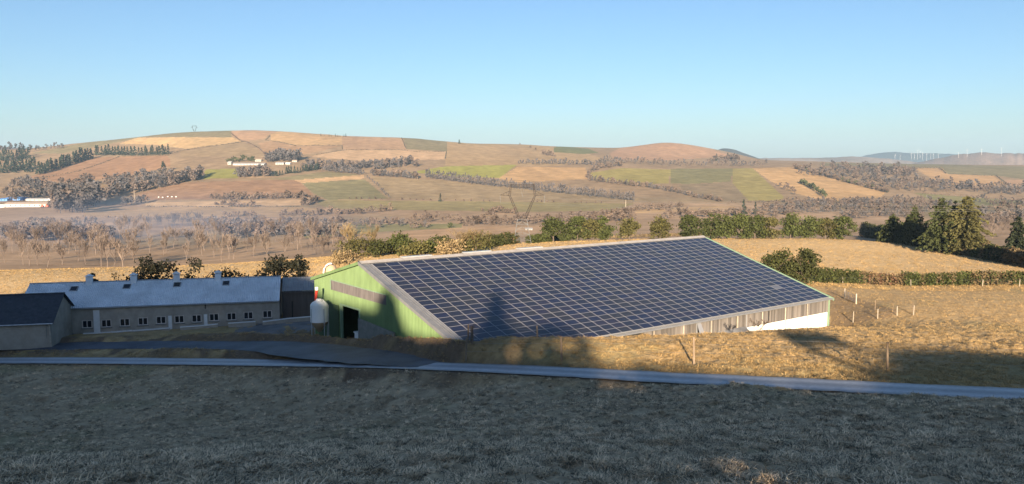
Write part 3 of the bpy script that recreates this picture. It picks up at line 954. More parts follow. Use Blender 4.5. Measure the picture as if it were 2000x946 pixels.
# lean-to canopy with its white braces
mb = MB()
c0, c1 = 30.8, 39.8
za, zb = WM + 0.12, WM - 0.75
mb.sheet(barn(c0, HW + 1.6, zb), barn(c1, HW + 1.6, zb), barn(c1, HW + 0.1, za), barn(c0, HW + 0.1, za), 0.33, 0.035, 0, True)
part('canopy_roof', mb, M['canopy'], bt)
for l in (c0 - .2, c1 + .2):
    mb = MB()
    mb.tube([barn(l, HW + 0.15, WT), barn(l, HW + 0.2, za - .1), barn(l - 0.5, HW + 1.2, zb - .6)], 0.07, 6)
    if l < 35:
        mb.add([barn(l - .1, HW + .2, WT - .1), barn(l + .5, HW + .2, WT - .1), barn(l + .3, HW + 1.5, WM - .5), barn(l - .6, HW + 1.5, WM - .5),
                barn(l - .1, HW + .26, WT - .1), barn(l + .5, HW + .26, WT - .1), barn(l + .3, HW + 1.56, WM - .5), barn(l - .6, HW + 1.56, WM - .5)],
               [(3, 2, 1, 0), (4, 5, 6, 7), (0, 1, 5, 4), (1, 2, 6, 5), (2, 3, 7, 6), (3, 0, 4, 7)])
    part('canopy_brace', mb, M['frame'], bt)

# left gable: green ribbed sheet with a doorway, strip light and low concrete wall
LG = L0 + 0.22
def gsheet(mb, h0, h1, zlo, zhi, m=0):
    """ribbed sheet on the gable between h0 and h1 (zlo/zhi are functions of h)"""
    n = max(1, int(round((h1 - h0) / 0.28)))
    ts = []
    for i in range(n):
        for q, d in ((0, 0), (.6, 0), (.7, 1), (.92, 1)):
            ts.append((h0 + (i + q) / n * (h1 - h0), d))
    ts.append((h1, 0))
    b = len(mb.v)
    for h, d in ts:
        for zz in (zlo(h), zhi(h)):
            mb.v.append(tuple(barn(LG - 0.035 * d, h, zz)))
    for i in range(len(ts) - 1):
        k = b + 2 * i
        mb.f.append([k, k + 1, k + 3, k + 2]); mb.m.append(m)
def on_gable(px, py):
    """(h, z) where a view ray meets the gable plane"""
    s, t = ray(px, py)
    d = Vector((s, 1, t)); p0 = barn(LG, 0, 0)
    k = (p0.dot(BL)) / d.dot(BL)
    q = d * k
    return (q - p0).dot(BH), q.z
D0, D1 = on_gable(664, 620)[0], on_gable(701, 620)[0]
DT = on_gable(666, 597)[1]
S0, S1 = on_gable(645, 557)[0], on_gable(753, 590)[0]
sA, sB = on_gable(645, 547)[1], on_gable(753, 577)[1]
sC, sD = on_gable(645, 566)[1], on_gable(753, 597)[1]
lo = lambda h: PAD - 0.2
hi = lambda h: rz(h) - 0.12
st = lambda h: sA + (sB - sA) * (h - S0) / (S1 - S0)
sb = lambda h: sC + (sD - sC) * (h - S0) / (S1 - S0)
mb = MB()
gsheet(mb, HB + 0.15, D0, lo, lambda h: min(hi(h), sb(S0) if h > S0 else 99))
gsheet(mb, D0, D1, lambda h: DT, sb)
gsheet(mb, D1, S1, lo, sb)
gsheet(mb, S1, HE - 0.4, lo, hi)
gsheet(mb, HB + .15, S0, lambda h: sb(S0) - .001, hi) if False else None
gsheet(mb, S0, S1, st, hi)
gsheet(mb, S0, D0, lambda h: sb(S0) - .002, lambda h: sb(h)) if sb(D0) > sb(S0) else None
part('gable_wall', mb, M['green'], bt)
mb = MB(); gsheet(mb, S0, S1, sb, st)
part('strip_light', mb, M['translucent'], bt)
mb = MB()
mb.box(barn(LG - 0.05, (S0 + S1) / 2, (sA + sB) / 2 + 0.03), BL * 0.03, BH * ((S1 - S0) / 2 + .05) + UP * ((sB - sA) / 2), UP * 0.05)
mb.box(barn(LG - 0.05, S0 - .04, (sA + sC) / 2), BL * 0.03, BH * 0.05, UP * ((sA - sC) / 2))
part('strip_frame', mb, M['greentrim'], bt)
mb = MB()
mb.box(barn(LG + .1, D0, (DT + PAD) / 2), BL * .15, BH * .12, UP * ((DT - PAD) / 2))
mb.box(barn(LG + .1, D1, (DT + PAD) / 2), BL * .15, BH * .12, UP * ((DT - PAD) / 2))
mb.box(barn(LG + .1, (D0 + D1) / 2, DT + .1), BL * .15, BH * ((D1 - D0) / 2 + .12), UP * .1)
part('door_frame', mb, M['greentrim'], bt)
# sliding door leaf, dark earth-toned panel left of the doorway
mb = MB()
mb.box(barn(LG - 0.12, (HB + D0) / 2 + 0.6, (DT + PAD) / 2 - .1), BL * 0.03, BH * ((D0 - HB) / 2 - 0.9), UP * ((DT - PAD) / 2))
part('sliding_door', mb, M['door_green'], bt)
# low concrete wall that steps down to the right
mb = MB()
q0, q1 = on_gable(702, 622), on_gable(772, 650)
mb.hexa([barn(LG - .3, q0[0], PAD - .2), barn(LG - .1, q0[0], PAD - .2), barn(LG - .1, q1[0], PAD - .2), barn(LG - .3, q1[0], PAD - .2),
         barn(LG - .3, q0[0], q0[1]), barn(LG - .1, q0[0], q0[1]), barn(LG - .1, q1[0], q1[1]), barn(LG - .3, q1[0], q1[1])])
part('plinth_wall', mb, M['concrete'], bt)
# near-black inner walls: the shade of the unlit interior is put into their colour
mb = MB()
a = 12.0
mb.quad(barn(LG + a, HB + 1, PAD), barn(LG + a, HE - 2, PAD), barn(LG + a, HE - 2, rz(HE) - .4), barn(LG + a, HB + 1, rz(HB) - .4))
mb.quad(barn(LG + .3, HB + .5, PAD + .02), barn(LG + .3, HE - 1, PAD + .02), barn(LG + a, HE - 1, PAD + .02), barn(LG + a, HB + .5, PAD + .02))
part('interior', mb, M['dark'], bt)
# far gable and back wall
mb = MB()
for a, b in ((HB + .2, HR), (HR, HE - .4)):
    mb.quad(barn(BLEN + .05, a, PAD - .2), barn(BLEN + .05, b, PAD - .2), barn(BLEN + .05, b, rz(b) - .12), barn(BLEN + .05, a, rz(a) - .12))
mb.quad(barn(LG, HB + .2, PAD - .2), barn(BLEN + .05, HB + .2, PAD - .2), barn(BLEN + .05, HB + .2, rz(HB) - .15), barn(LG, HB + .2, rz(HB) - .15))
part('rear_wall', mb, M['green'], bt)

# tractor standing in the doorway
tp = barn(LG + 0.6, D1 - 1.35, PAD + .02)
tt = thing('tractor', 'dark tractor with a white cab panel standing in the barn doorway', 'tractor', tp)
fx, fy = -BL, BH
mb = MB(); mb.box(tp + fx * 1.1 + UP * 1.15, fx * 0.75, fy * 0.38, UP * 0.32); mb.box(tp - fx * .3 + UP * 1.0, fx * .7, fy * .5, UP * .3)
part('body', mb, M['slate'], tt)
mb = MB()
for sx in (-.65, .65):
    for sy in (-.55, .55): mb.box(tp + fx * (sx - .4) + fy * sy + UP * 1.95, fx * .05, fy * .05, UP * .7)
mb.box(tp - fx * .4 + UP * 2.7, fx * .8, fy * .7, UP * .07)
part('cab', mb, M['white'], tt)
mb = MB(); mb.box(tp + fx * .32 + UP * 2.0, fx * .02, fy * .5, UP * .6); part('windscreen', mb, M['white'], tt)
for sx, r_ in ((-.5, .8), (1.4, .5)):
    for sy in (-.85, .85):
        c = tp + fx * sx + fy * sy + UP * r_
        mb = MB(); mb.tube([c - fy * .2, c + fy * .2], r_, 20); o = part('wheel', mb, M['black'], tt)
        mb = MB(); mb.tube([c - fy * .22, c + fy * .22], r_ * .5, 12); part('rim', mb, M['red'], o)

# ------------------------------------------------------------------ feed silos
def on_plane(px, py, p0, nrm):
    s, t = ray(px, py)
    d = Vector((s, 1, t))
    return d * (Vector(p0).dot(nrm) / d.dot(nrm))
YS = 94.5
sp = Vector(P(625.5, 700, YS)); sp.z = PAD
zt = lambda py: P(625, py, YS)[2] - PAD
st_ = thing('feed_silo', 'white feed silo with a brown cone in front of the green gable', 'silo', sp)
r_ = 17.2 * YS / FPX
mb = MB(); mb.lathe(sp, [(r_ * 1.03, zt(628)), (r_, zt(626.5)), (r_, zt(597)), (r_ * .97, zt(594.5)), (r_ * .80, zt(591)), (r_ * .5, zt(588)), (r_ * .34, zt(587)), (r_ * .34, zt(585)), (r_ * .26, zt(584)), (0.01, zt(583.5))], 28)
part('tank', mb, M['silo'], st_, smoothf=True)
mb = MB(); mb.lathe(sp, [(0.2, zt(648)), (r_ * .5, zt(641)), (r_ * .98, zt(631)), (r_ * 1.0, zt(627.5))], 28)
part('cone', mb, M['silocone'], st_, smoothf=True)
for k in range(4):
    a = math.pi / 4 + k * math.pi / 2
    q = sp + Vector((math.cos(a), math.sin(a), 0)) * r_ * 1.02
    mb = MB(); mb.tube([q, q + UP * zt(602)], .05, 6)
    part('leg', mb, M['steel'], st_)
mb = MB(); mb.tube([sp + Vector((r_ * 1.08, -.2, .0)), sp + Vector((r_ * 1.1, -.2, zt(596))), sp + Vector((r_ * .4, 0, zt(585)))], .045, 6)
part('filler_pipe', mb, M['steel'], st_)
mb = MB()
rp0, rp1 = Vector(P(616.5, 586, 96.5)), Vector(P(618.5, 567, 96.5))
mb.tube([rp0 - UP * .9, rp0, rp1], .16, 10); o = part('auger_pipe', mb, M['red'], st_, 'red auger pipe rising behind the tank')
mb = MB(); mb.tube([rp1, rp1 + Vector((0, 0, .38))], .19, 10); part('auger_cap', mb, M['white'], st_)
# beige silo behind the barn
YB = 122.0
bp = Vector(P(646, 520, YB)); gz = float(ground(bp.x, bp.y)[0])
bp.z = gz
bs = thing('feed_silo', 'beige domed silo with a curved white pipe behind the green gable', 'silo', bp)
zt2 = lambda py: P(645, py, YB)[2] - gz
rb = 11.5 * YB / FPX
mb = MB(); mb.lathe(bp, [(rb, 0), (rb, zt2(528)), (rb * .95, zt2(524)), (rb * .7, zt2(519)), (rb * .3, zt2(516.5)), (.01, zt2(516))], 24)
part('tank', mb, M['beige'], bs, smoothf=True)
mb = MB()
pts = [Vector(P(632, q, YB - 1)) for q in (545, 532)] + [Vector(P(*q, YB - 1)) for q in ((633, 525), (637, 519), (642, 515.5), (648, 515))]
mb.tube(pts, .12, 8); part('filler_pipe', mb, M['pale'], bs)

# ------------------------------------------------------------------ long livestock house
SA = Vector((-0.974, -0.227, 0)).normalized()            # along the eave towards the left
SN = Vector((-0.227, 0.974, 0)).normalized()             # from the eave in to the ridge
e0 = Vector(P(545, 588, 112.0))                          # right end of the eave
SLEN = 32.5
HALF = 5.6
r0 = e0 + SN * HALF
ridge_z = on_plane(540, 540, r0, SN).z
GZ = P(540, 631, 112.0)[2]
sb_ = thing('livestock_house', 'long low rendered livestock house with a pale corrugated roof and a row of small windows', 'farm building', (e0 + SA * SLEN / 2 + SN * HALF) * 1.0)
WLOC[sb_].z; 
def sh(a, n, z): 
    p = e0 + SA * a + SN * n
    return Vector((p.x, p.y, z))
mb = MB()
ez = e0.z
mb.sheet(sh(SLEN + .3, 0, ez), sh(-.05, 0, ez), sh(-.05, HALF, ridge_z), sh(SLEN + .3, HALF, ridge_z), 0.235, 0.09)
mb.sheet(sh(-.05, 2 * HALF, ez), sh(SLEN + .3, 2 * HALF, ez), sh(SLEN + .3, HALF, ridge_z), sh(-.05, HALF, ridge_z), 0.235, 0.09)
part('roof', mb, M['fibro'], sb_)
mb = MB()
for n0, n1, z0, z1 in ((HALF - .22, HALF, ridge_z - .02, ridge_z + .1), (HALF, HALF + .22, ridge_z + .1, ridge_z - .02)):
    mb.quad(sh(SLEN + .32, n0, z0), sh(-.07, n0, z0), sh(-.07, n1, z1), sh(SLEN + .32, n1, z1))
part('ridge_cap', mb, M['fibro2'], sb_)
WN = 0.35
def on_wall(px, py):
    q = on_plane(px, py, sh(0, WN, 0), SN)
    return (q - e0).dot(SA), q.z
WINS = [(170, 633.5), (207.5, 632), (243.5, 630), (279, 628), (314.5, 625.5), (350, 624), (384, 622.5), (418, 620), (452, 618.5), (485, 616.5), (522, 614)]
wz = [on_wall(a, b) for a, b in WINS]
WW, WHH = 0.62, 0.52
# wall built as piers and bands round the openings
mb = MB()
cuts = sorted(wz)
zl, zh = GZ - 2.0, ez - .08
prev = -.0
for a, z in cuts:
    mb.box(sh((prev + a - WW) / 2, WN + .15, (zl + zh) / 2), SA * ((a - WW - prev) / 2), SN * .15, UP * ((zh - zl) / 2))
    mb.box(sh(a, WN + .15, (z + WHH + zh) / 2), SA * WW, SN * .15, UP * ((zh - z - WHH) / 2))
    mb.box(sh(a, WN + .15, (z - WHH + zl) / 2), SA * WW, SN * .15, UP * ((z - WHH - zl) / 2))
    prev = a + WW
mb.box(sh((prev + SLEN) / 2, WN + .15, (zl + zh) / 2), SA * ((SLEN - prev) / 2), SN * .15, UP * ((zh - zl) / 2))
for a in (0.12, SLEN - .1):
    mb.add([sh(a, WN + .3, zl), sh(a, 2 * HALF - .3, zl), sh(a, 2 * HALF - .3, zh), sh(a, HALF, ridge_z - .1), sh(a, WN + .3, zh)], [(0, 1, 2, 3, 4)])
mb.quad(sh(0, 2 * HALF - .3, zl), sh(SLEN, 2 * HALF - .3, zl), sh(SLEN, 2 * HALF - .3, zh), sh(0, 2 * HALF - .3, zh))
part('wall', mb, M['render'], sb_)
for a, z in wz:
    mb = MB()
    for s_ in (-1, 1):
        mb.box(sh(a + s_ * (WW - .05), WN + .09, z), SA * .045, SN * .05, UP * (WHH - .002))
        mb.box(sh(a, WN + .09, z + s_ * (WHH - .05)), SA * (WW - .1), SN * .05, UP * .045)
    mb.box(sh(a, WN + .09, z), SA * .05, SN * .05, UP * (WHH - .1))
    wo = part('window', mb, M['wframe'], sb_)
    for s_ in (-1, 1):
        mb = MB(); mb.box(sh(a + s_ * (WW / 2 - .02), WN + .11, z), SA * (WW / 2 - .09), SN * .012, UP * (WHH - .1))
        part('pane', mb, M['glass'], wo)
    mb = MB(); mb.box(sh(a, WN - .04, z - WHH - .06), SA * (WW + .1), SN * .10, UP * .045)
    part('sill', mb, M['concrete'], wo)
for px, y0, y1, wd in ((188, 606, 648, .38), (332, 617, 640, .22), (401.5, 614, 634, .22)):
    a, za_ = on_wall(px, y0); _, zb_ = on_wall(px, y1)
    mb = MB(); mb.box(sh(a, WN - .03, (za_ + zb_ - .4) / 2), SA * wd, SN * .05, UP * ((za_ - zb_ + .4) / 2)); part('pilaster', mb, M['pale'], sb_)
a, za_ = on_wall(401, 595)
mb = MB(); mb.tube([sh(a, WN - .08, ez), sh(a, WN - .08, ez - .75)], .06, 6); part('downpipe', mb, M['black'], sb_)
mb = MB(); mb.tube([sh(-.02, -.06, ez - .06), sh(SLEN, -.06, ez - .06)], .07, 6); part('gutter', mb, M['fibro2'], sb_)
for px in (174.5, 261, 345, 426):
    q = on_plane(px, 548, r0 - SN * .4, SN); a = (q - e0).dot(SA)
    mb = MB(); mb.box(sh(a, HALF - .35, ridge_z + .15), SA * .38, SN * .38, UP * .62)
    vo = part('ventilator', mb, M['fibro'], sb_)
    mb = MB(); mb.box(sh(a, HALF - .35, ridge_z + .88), SA * .5, SN * .5, UP * .035)
    mb.lathe(sh(a, HALF - .35, ridge_z + .91), [(.45, 0), (.2, .22), (.01, .26)], 8)
    part('cowl', mb, M['fibro'], vo)
slope = (ridge_z - ez) / HALF
for px, py in ((144.5, 565.5), (248, 561), (346, 557.5), (441.5, 554.5)):
    nrm = (UP - SN * slope).normalized()
    q = on_plane(px, py, e0, nrm); a = (q - e0).dot(SA); n = (q - e0).dot(SN)
    mb = MB(); mb.box(sh(a, n, ez + slope * n + .085), SA * .48, (SN + UP * slope) * .5, nrm * .05)
    so_ = part('skylight', mb, M['fibro2'], sb_)
    mb = MB(); mb.box(sh(a, n, ez + slope * n + .12), SA * .40, (SN + UP * slope) * .42, nrm * .025)
    part('pane', mb, M['glass'], so_)

# lower annex between the livestock house and the barn
ax0 = -0.2; ax1 = -6.35
AE = P(580, 568, 116)[2]; 
def an(a, n, z): return sh(a, n + 3.6, z)
az0 = on_plane(545, 570, an(0, 0, 0), SN).z; az1 = on_plane(541, 543, an(0, 4.2, 0), SN).z
at_ = thing('annex', 'small lean annex with a grey corrugated roof between the livestock house and the green barn', 'farm building', an(-3, 3, GZ))
mb = MB()
mb.sheet(an(ax0, 0, az0), an(ax1, 0, az0), an(ax1, 4.2, az1), an(ax0, 4.2, az1), .235, .09)
mb.sheet(an(ax1, 8.4, az0), an(ax0, 8.4, az0), an(ax0, 4.2, az1), an(ax1, 4.2, az1), .235, .09)
part('roof', mb, M['fibro2'], at_)
mb = MB()
mb.box(an((ax0 + ax1) / 2 , .45, (az0 + GZ) / 2 - .3), SA * 3.0, SN * .1, UP * ((az0 - GZ) / 2 + .2))
mb.add([an(ax1 + .15, .5, GZ - .5), an(ax1 + .15, 8, GZ - .5), an(ax1 + .15, 8, az0 - .1), an(ax1 + .15, 4.2, az1 - .1), an(ax1 + .15, .5, az0 - .1)], [(0, 1, 2, 3, 4)])
part('wall', mb, M['brownwall'], at_)
mb = MB(); mb.box(an((ax0 + ax1) / 2, -.03, az0 - .16), SA * 3.08, SN * .03, UP * .1); part('fascia', mb, M['brownwall'], at_)
mb = MB(); mb.box(an(-1.6, .30, GZ + .95), SA * .06, SN * .06, UP * 1.4); part('door_post', mb, M['black'], at_)

# low white-topped yard walls in front of the livestock house
def yard_wall(pts, th, label, h=0.45):
    base_ = Vector(pts[0]); t = thing('yard_wall', label, 'wall', base_, 'low walls edging the yard')
    m1, m2 = MB(), MB()
    for a, b in zip(pts[:-1], pts[1:]):
        a, b = Vector(a), Vector(b)
        d = (b - a); nn = Vector((-d.y, d.x, 0)).normalized() * th
        lo_ = Vector((0, 0, 1.1))
        m1.hexa([a - nn - lo_, b - nn - lo_, b + nn - lo_, a + nn - lo_, a - nn - UP * .1, b - nn - UP * .1, b + nn - UP * .1, a + nn - UP * .1])
        nn2 = nn * 1.25
        m2.hexa([a - nn2 - UP * .097, b - nn2 - UP * .097, b + nn2 - UP * .097, a + nn2 - UP * .097, a - nn2, b - nn2, b + nn2, a + nn2])
    part('wall', m1, M['render'], t); part('coping', m2, M['pale'], t)
def wl(px, py, n=-1.2):
    return on_plane(px, py, sh(0, n, 0), SN)
yard_wall([wl(163, 651), wl(215, 648.5), wl(258, 645)], .15, 'short low yard wall at the left below the first windows')
yard_wall([wl(259, 645.5), wl(300, 642.5), wl(331, 640)], .15, 'low sloping yard wall below the fourth and fifth windows')
yard_wall([wl(352, 638.5), wl(400, 635), wl(425, 632.5)], .15, 'low sloping yard wall below the middle windows')
yard_wall([wl(446, 631), wl(475, 629), wl(499, 627.5)], .15, 'short low yard wall below the two windows before the last')
yard_wall([wl(513, 628), wl(560, 622), wl(606, 618)], .15, 'low yard wall in front of the annex by the white silo')

# slate-roofed outbuilding at the left edge
oc = Vector(P(101, 664, 98.0))
OZ = oc.z
eavez = on_plane(101, 629.5, oc, SN).z
W2 = 9.6
ridz = on_plane(125, 573, oc + SN * (W2 / 2), SN).z
farz = eavez
ol = 14.0
ob = thing('outbuilding', 'rendered outbuilding with a dark slate roof at the left edge', 'farm building', oc + SA * 5 + SN * 4)
def oh(a, n, z):
    p = oc + SA * a + SN * n
    return Vector((p.x, p.y, z))
mb = MB()
mb.add([oh(0, 0, OZ - 1), oh(0, W2, OZ - 1), oh(0, W2, eavez), oh(0, W2 / 2, ridz - .12), oh(0, 0, eavez)], [(0, 1, 2, 3, 4)])
mb.quad(oh(ol, 0, OZ - 1), oh(0, 0, OZ - 1), oh(0, 0, eavez), oh(ol, 0, eavez))
mb.quad(oh(0, W2, OZ - 1), oh(ol, W2, OZ - 1), oh(ol, W2, eavez), oh(0, W2, eavez))
part('wall', mb, M['render2'], ob)
mb = MB()
rs = (ridz - eavez) / (W2 / 2)
for sgn in (0, 1):
    # courses of slates as stepped strips
    nco = 24
    for k in range(nco):
        n0, n1 = -.35 + (W2 / 2 + .35) * k / nco, -.35 + (W2 / 2 + .35) * (k + 1) / nco
        z0, z1 = eavez + rs * n0, eavez + rs * n1
        f_ = (lambda a, n, z: oh(a, n, z)) if not sgn else (lambda a, n, z: oh(a, W2 - n, z))
        p = [f_(-.35, n0, z0 + .06), f_(ol, n0, z0 + .06), f_(ol, n1, z1 + .035), f_(-.35, n1, z1 + .035)]
        q = [v_ - UP * .045 for v_ in p]
        mb.hexa(q + p)
part('roof', mb, M['slate'], ob)
mb = MB()
mb.box(oh(ol / 2 - .17, W2 / 2, ridz + .06), SA * (ol / 2 + .2), SN * .16, UP * .06); part('ridge_tile', mb, M['slate'], ob)
mb = MB(); mb.tube([oh(-.3, -.42, eavez - .12), oh(ol, -.42, eavez - .12)], .08, 8); part('gutter', mb, M['steel'], ob)
mb = MB(); mb.tube([oh(.12, -.36, eavez - .15), oh(.12, -.1, eavez - .45), oh(.12, -.1, OZ - .3)], .06, 8); part('downpipe', mb, M['palepost'], ob)
mb = MB(); mb.box(oh(.5, -.1, (OZ + eavez) / 2), SA * .03, SN * .015, UP * .9); part('expansion_joint', mb, M['concrete'], ob)

# concrete yard between the buildings, laid just above the ground
mb = MB()
pts_px = [(430, 645), (490, 650), (600, 652), (650, 655)]
front = [G(430, 646), G(500, 645), G(560, 645), G(605, 645)]
ny, nx = 14, 26
vv = []
for j in range(ny):
    for i in range(nx):
        a = -14.5 + 20.0 * i / (nx - 1); n = -9.0 + 14 * j / (ny - 1)
        p = sh(a, n, 0); vv.append((p.x, p.y, float(ground(p.x, p.y)[0]) + .02))
i = np.arange(ny - 1)[:, None] * nx + np.arange(nx - 1)[None, :]
ff = np.stack([i, i + nx, i + nx + 1, i + 1], -1).reshape(-1, 4)
tag(link('yard', np_mesh('yard', np.array(vv), ff, M['yard'], smoothf=True)), 'grey concrete yard between the farm buildings', None, None, 'structure')

# ------------------------------------------------------------------ vegetation builders
def quads(c, size, rng, up=0.0, aspect=1.0, d=None):
    """many small leaf faces: centres c (N,3), edge length size (N,), random tilt; returns verts, faces"""
    n = len(c)
    a = rng.normal(size=(n, 3)); a[:, 2] *= (1 - up)
    if d is not None: a = a * 0.55 + d
    a /= np.linalg.norm(a, axis=1)[:, None] + 1e-9
    b = rng.normal(size=(n, 3)); b -= a * (a * b).sum(1)[:, None]
    b /= np.linalg.norm(b, axis=1)[:, None] + 1e-9
    s = np.broadcast_to(np.asarray(size, float), (n,))[:, None] * 0.5
    v = np.stack([c - a * s * aspect - b * s * .7, c + a * s * aspect * .2 - b * s, c + a * s * aspect + b * s * .5, c - a * s * aspect * .3 + b * s], 1).reshape(-1, 3)
    return v, np.arange(4 * n).reshape(n, 4)

def leaf_mesh(name, c, size, m, rng, mi=None, **k):
    v, f = quads(c, size, rng, **k)
    return np_mesh(name, v, f, m, mi)

def lobes(rng, n, w, h, zbase, squash=0.8):
    """centres and radii of foliage clumps that fill a crown w wide and h high"""
    out = []
    for i in range(n):
        t = rng.random()
        z = zbase + h * (0.12 + 0.80 * t)
        rad = w * 0.5 * math.sqrt(max(0.05, 1 - (abs(t - 0.38) / 0.66) ** 2)) * rng.uniform(0.25, 0.8)
        a = rng.random() * 6.283
        out.append((rad * math.cos(a), rad * math.sin(a), z, w * rng.uniform(0.14, 0.25)))
    return out

def crown_points(rng, lob, n):
    L = np.array(lob)
    k = rng.choice(len(L), n, p=L[:, 3] ** 2 / (L[:, 3] ** 2).sum())
    d = rng.normal(size=(n, 3)); d /= np.linalg.norm(d, axis=1)[:, None]
    r = L[k, 3] * (rng.random(n) ** 0.45) * rng.choice([1.0, 1.0, 1.25], n)
    p = L[k, :3] + d * r[:, None] * [1, 1, 0.85]
    return p

def bush_mesh(name, seed, w, h, n, size, m, zb=0.0, nl=26):
    rng = np.random.default_rng(seed)
    p = crown_points(rng, lobes(rng, nl, w, h, zb), n)
    p[:, 2] = np.maximum(p[:, 2], 0.02)
    return leaf_mesh(name, p, size * rng.uniform(.6, 1.4, n), m, rng)

def limb_mesh(name, seed, h, m, r=0.16, n=7, spread=0.35):
    rnd = random.Random(seed)
    mb = MB()
    mb.tube([(0, 0, -.4), (rnd.uniform(-.1, .1), 0, h * .4), (rnd.uniform(-.2, .2), rnd.uniform(-.2, .2), h * .85)], [r, r * .7, r * .2], 6)
    for k in range(n):
        a = rnd.random() * 6.28; z = h * rnd.uniform(.2, .7); L = h * spread * rnd.uniform(.6, 1.2)
        mb.tube([(0, 0, z), (L * .5 * math.cos(a), L * .5 * math.sin(a), z + L * .4), (L * math.cos(a), L * math.sin(a), z + L * .95)], [r * .45, r * .3, r * .1], 4)
    return mb.mesh(name, m)

def tree_thing(name, loc, label, cat, crown, trunk, rz_=0.0, sc=(1, 1, 1), group=None):
    t = thing(name, label, cat, loc, group)
    t.rotation_euler = (0, 0, rz_); t.scale = sc
    o = link('trunk', trunk, t); o = link('crown', crown, t)
    return t

def bare_mesh(name, seed, H, m, spread=0.36, ntw=1.0, trunk_h=0.28, upright=0.55, r0=None, nlimb=7):
    """leafless tree: tapered trunk, limbs, branches and many thin twigs"""
    rnd = random.Random(seed)
    mb = MB()
    tw = []
    r0 = r0 or H * 0.020
    def br(p, d, L, r, lev):
        q = p + d * L * .5 + Vector((rnd.uniform(-1, 1), rnd.uniform(-1, 1), rnd.uniform(-.2, .6))) * L * .08
        e = q + (d + Vector((rnd.uniform(-.3, .3), rnd.uniform(-.3, .3), .22))).normalized() * L * .5
        if lev < 3:
            mb.tube([p, q, e], [r, r * .75, r * .45], 5 if lev == 0 else 3, cap=False)
        else:
            tw.append((p, q, e, r))
            return
        nch = (nlimb, 5, 6)[lev]
        if lev == 2: nch = max(2, int(6 * ntw))
        for k in range(nch):
            t = rnd.uniform(.35, 1.0) if lev else rnd.uniform(.55, 1.0)
            b = p.lerp(q, t * 2) if t < .5 else q.lerp(e, t * 2 - 1)
            a = rnd.random() * 6.283
            side = Vector((math.cos(a), math.sin(a), 0))
            nd = (d * upright + side * spread * 1.9 * rnd.uniform(.5, 1.1) + Vector((0, 0, .25))).normalized()
            br(b, nd, L * rnd.uniform(.42, .72) * (1.55 if lev == 0 else 1), r * .5, lev + 1)
    br(Vector((0, 0, -.3)), Vector((0, 0, 1)), H * trunk_h * 1.5, r0, 0)
    for p, q, e, r in tw:
        wd = Vector((rnd.uniform(-1, 1), rnd.uniform(-1, 1), rnd.uniform(-.4, .4))).normalized() * max(.022, H * .0030)
        b = len(mb.v)
        mb.v += [tuple(p - wd), tuple(p + wd), tuple(q + wd), tuple(q - wd), tuple(e)]
        mb.f += [[b, b + 1, b + 2, b + 3], [b + 3, b + 2, b + 4]]; mb.m += [0, 0]
    zmax = max(v[2] for v in mb.v)
    k = H / zmax
    mb.v = [(x * k, y * k, z * k) for x, y, z in mb.v]
    return mb.mesh(name, m)

def conifer_mesh(seed, H, W, m, ntier=26, dens=1.0, droop=0.25, size=0.42, gap=0.10):
    rng = np.random.default_rng(seed)
    pts, dirs = [], []
    for i in range(ntier):
        t = (i + rng.uniform(-.4, .4)) / ntier
        z = H * (gap + (1 - gap) * t)
        Rr = W * .5 * (1 - t) ** 0.68 * (0.66 + .55 * rng.random()) + .12
        nb = max(4, int(11 * (1 - t) + 4))
        for b in range(nb):
            a = 2 * math.pi * (b + rng.random()) / nb
            L = Rr * rng.uniform(.6, 1.15)
            n = max(3, int(L * 9 * dens))
            q = rng.random(n) ** .75
            x, y = q * L * math.cos(a), q * L * math.sin(a)
            p = np.stack([x, y, z + q * L * (.30 - droop * 2 * q) + rng.normal(0, .10, n)], 1) + rng.normal(0, .17, (n, 3)) * [1, 1, .5]
            pts.append(p); dirs.append(np.tile([math.cos(a), math.sin(a), -.25], (n, 1)))
    p = np.vstack(pts); d = np.vstack(dirs)
    return leaf_mesh('crown', p, size * rng.uniform(.6, 1.4, len(p)), m, rng, d=d, aspect=1.3)

def hedge_mesh(name, line, h, wd, m, seed, size, per_m, off, hvar=0.25, mats_mix=None, gaps=0.0):
    """foliage strip along a 3d polyline; leaf faces fill an uneven cross-section"""
    rng = np.random.default_rng(seed)
    L = np.array([tuple(p) for p in line], float)
    sl = np.r_[0, np.cumsum(np.linalg.norm(np.diff(L, axis=0), axis=1))]
    n = max(30, int(sl[-1] * per_m))
    u = rng.random(n) * sl[-1]
    c = np.stack([np.interp(u, sl, L[:, k]) for k in range(3)], 1)
    hh = h * (1 - hvar + 2 * hvar * fbm(u / (h * 1.6), u * 0 + seed, seed, 3)) 
    ww = wd * (0.7 + .6 * fbm(u / (h * 1.2), u * 0 + 7.7, seed + 1, 2))
    a = rng.random(n) * math.pi
    r = rng.random(n) ** 0.5
    t = np.array([np.interp(u, sl, np.gradient(L[:, k], sl)) for k in (0, 1)]).T
    t /= np.linalg.norm(t, axis=1)[:, None] + 1e-9
    side = np.cos(a) * r * ww * .5
    c[:, 0] += -t[:, 1] * side; c[:, 1] += t[:, 0] * side
    c[:, 2] += np.abs(np.sin(a) * r) ** 0.8 * hh * rng.uniform(.9, 1.08, n)
    keep = np.ones(n, bool)
    if gaps: keep = fbm(u / (h * 2.2), u * 0 + 3.1, seed + 5, 2) > gaps
    c, u = c[keep], u[keep]
    mi = None
    if isinstance(m, (list, tuple)) and len(m) > 1:
        q = fbm(u / (h * 1.1), u * 0 + 1.3, seed + 9, 2) + rng.normal(0, .05, len(u))
        mi = np.clip(((q - .32) / .36 * len(m)).astype(int), 0, len(m) - 1)
    c -= np.array(off)
    return leaf_mesh(name, c, size * rng.uniform(.6, 1.4, len(c)), m, rng, mi)

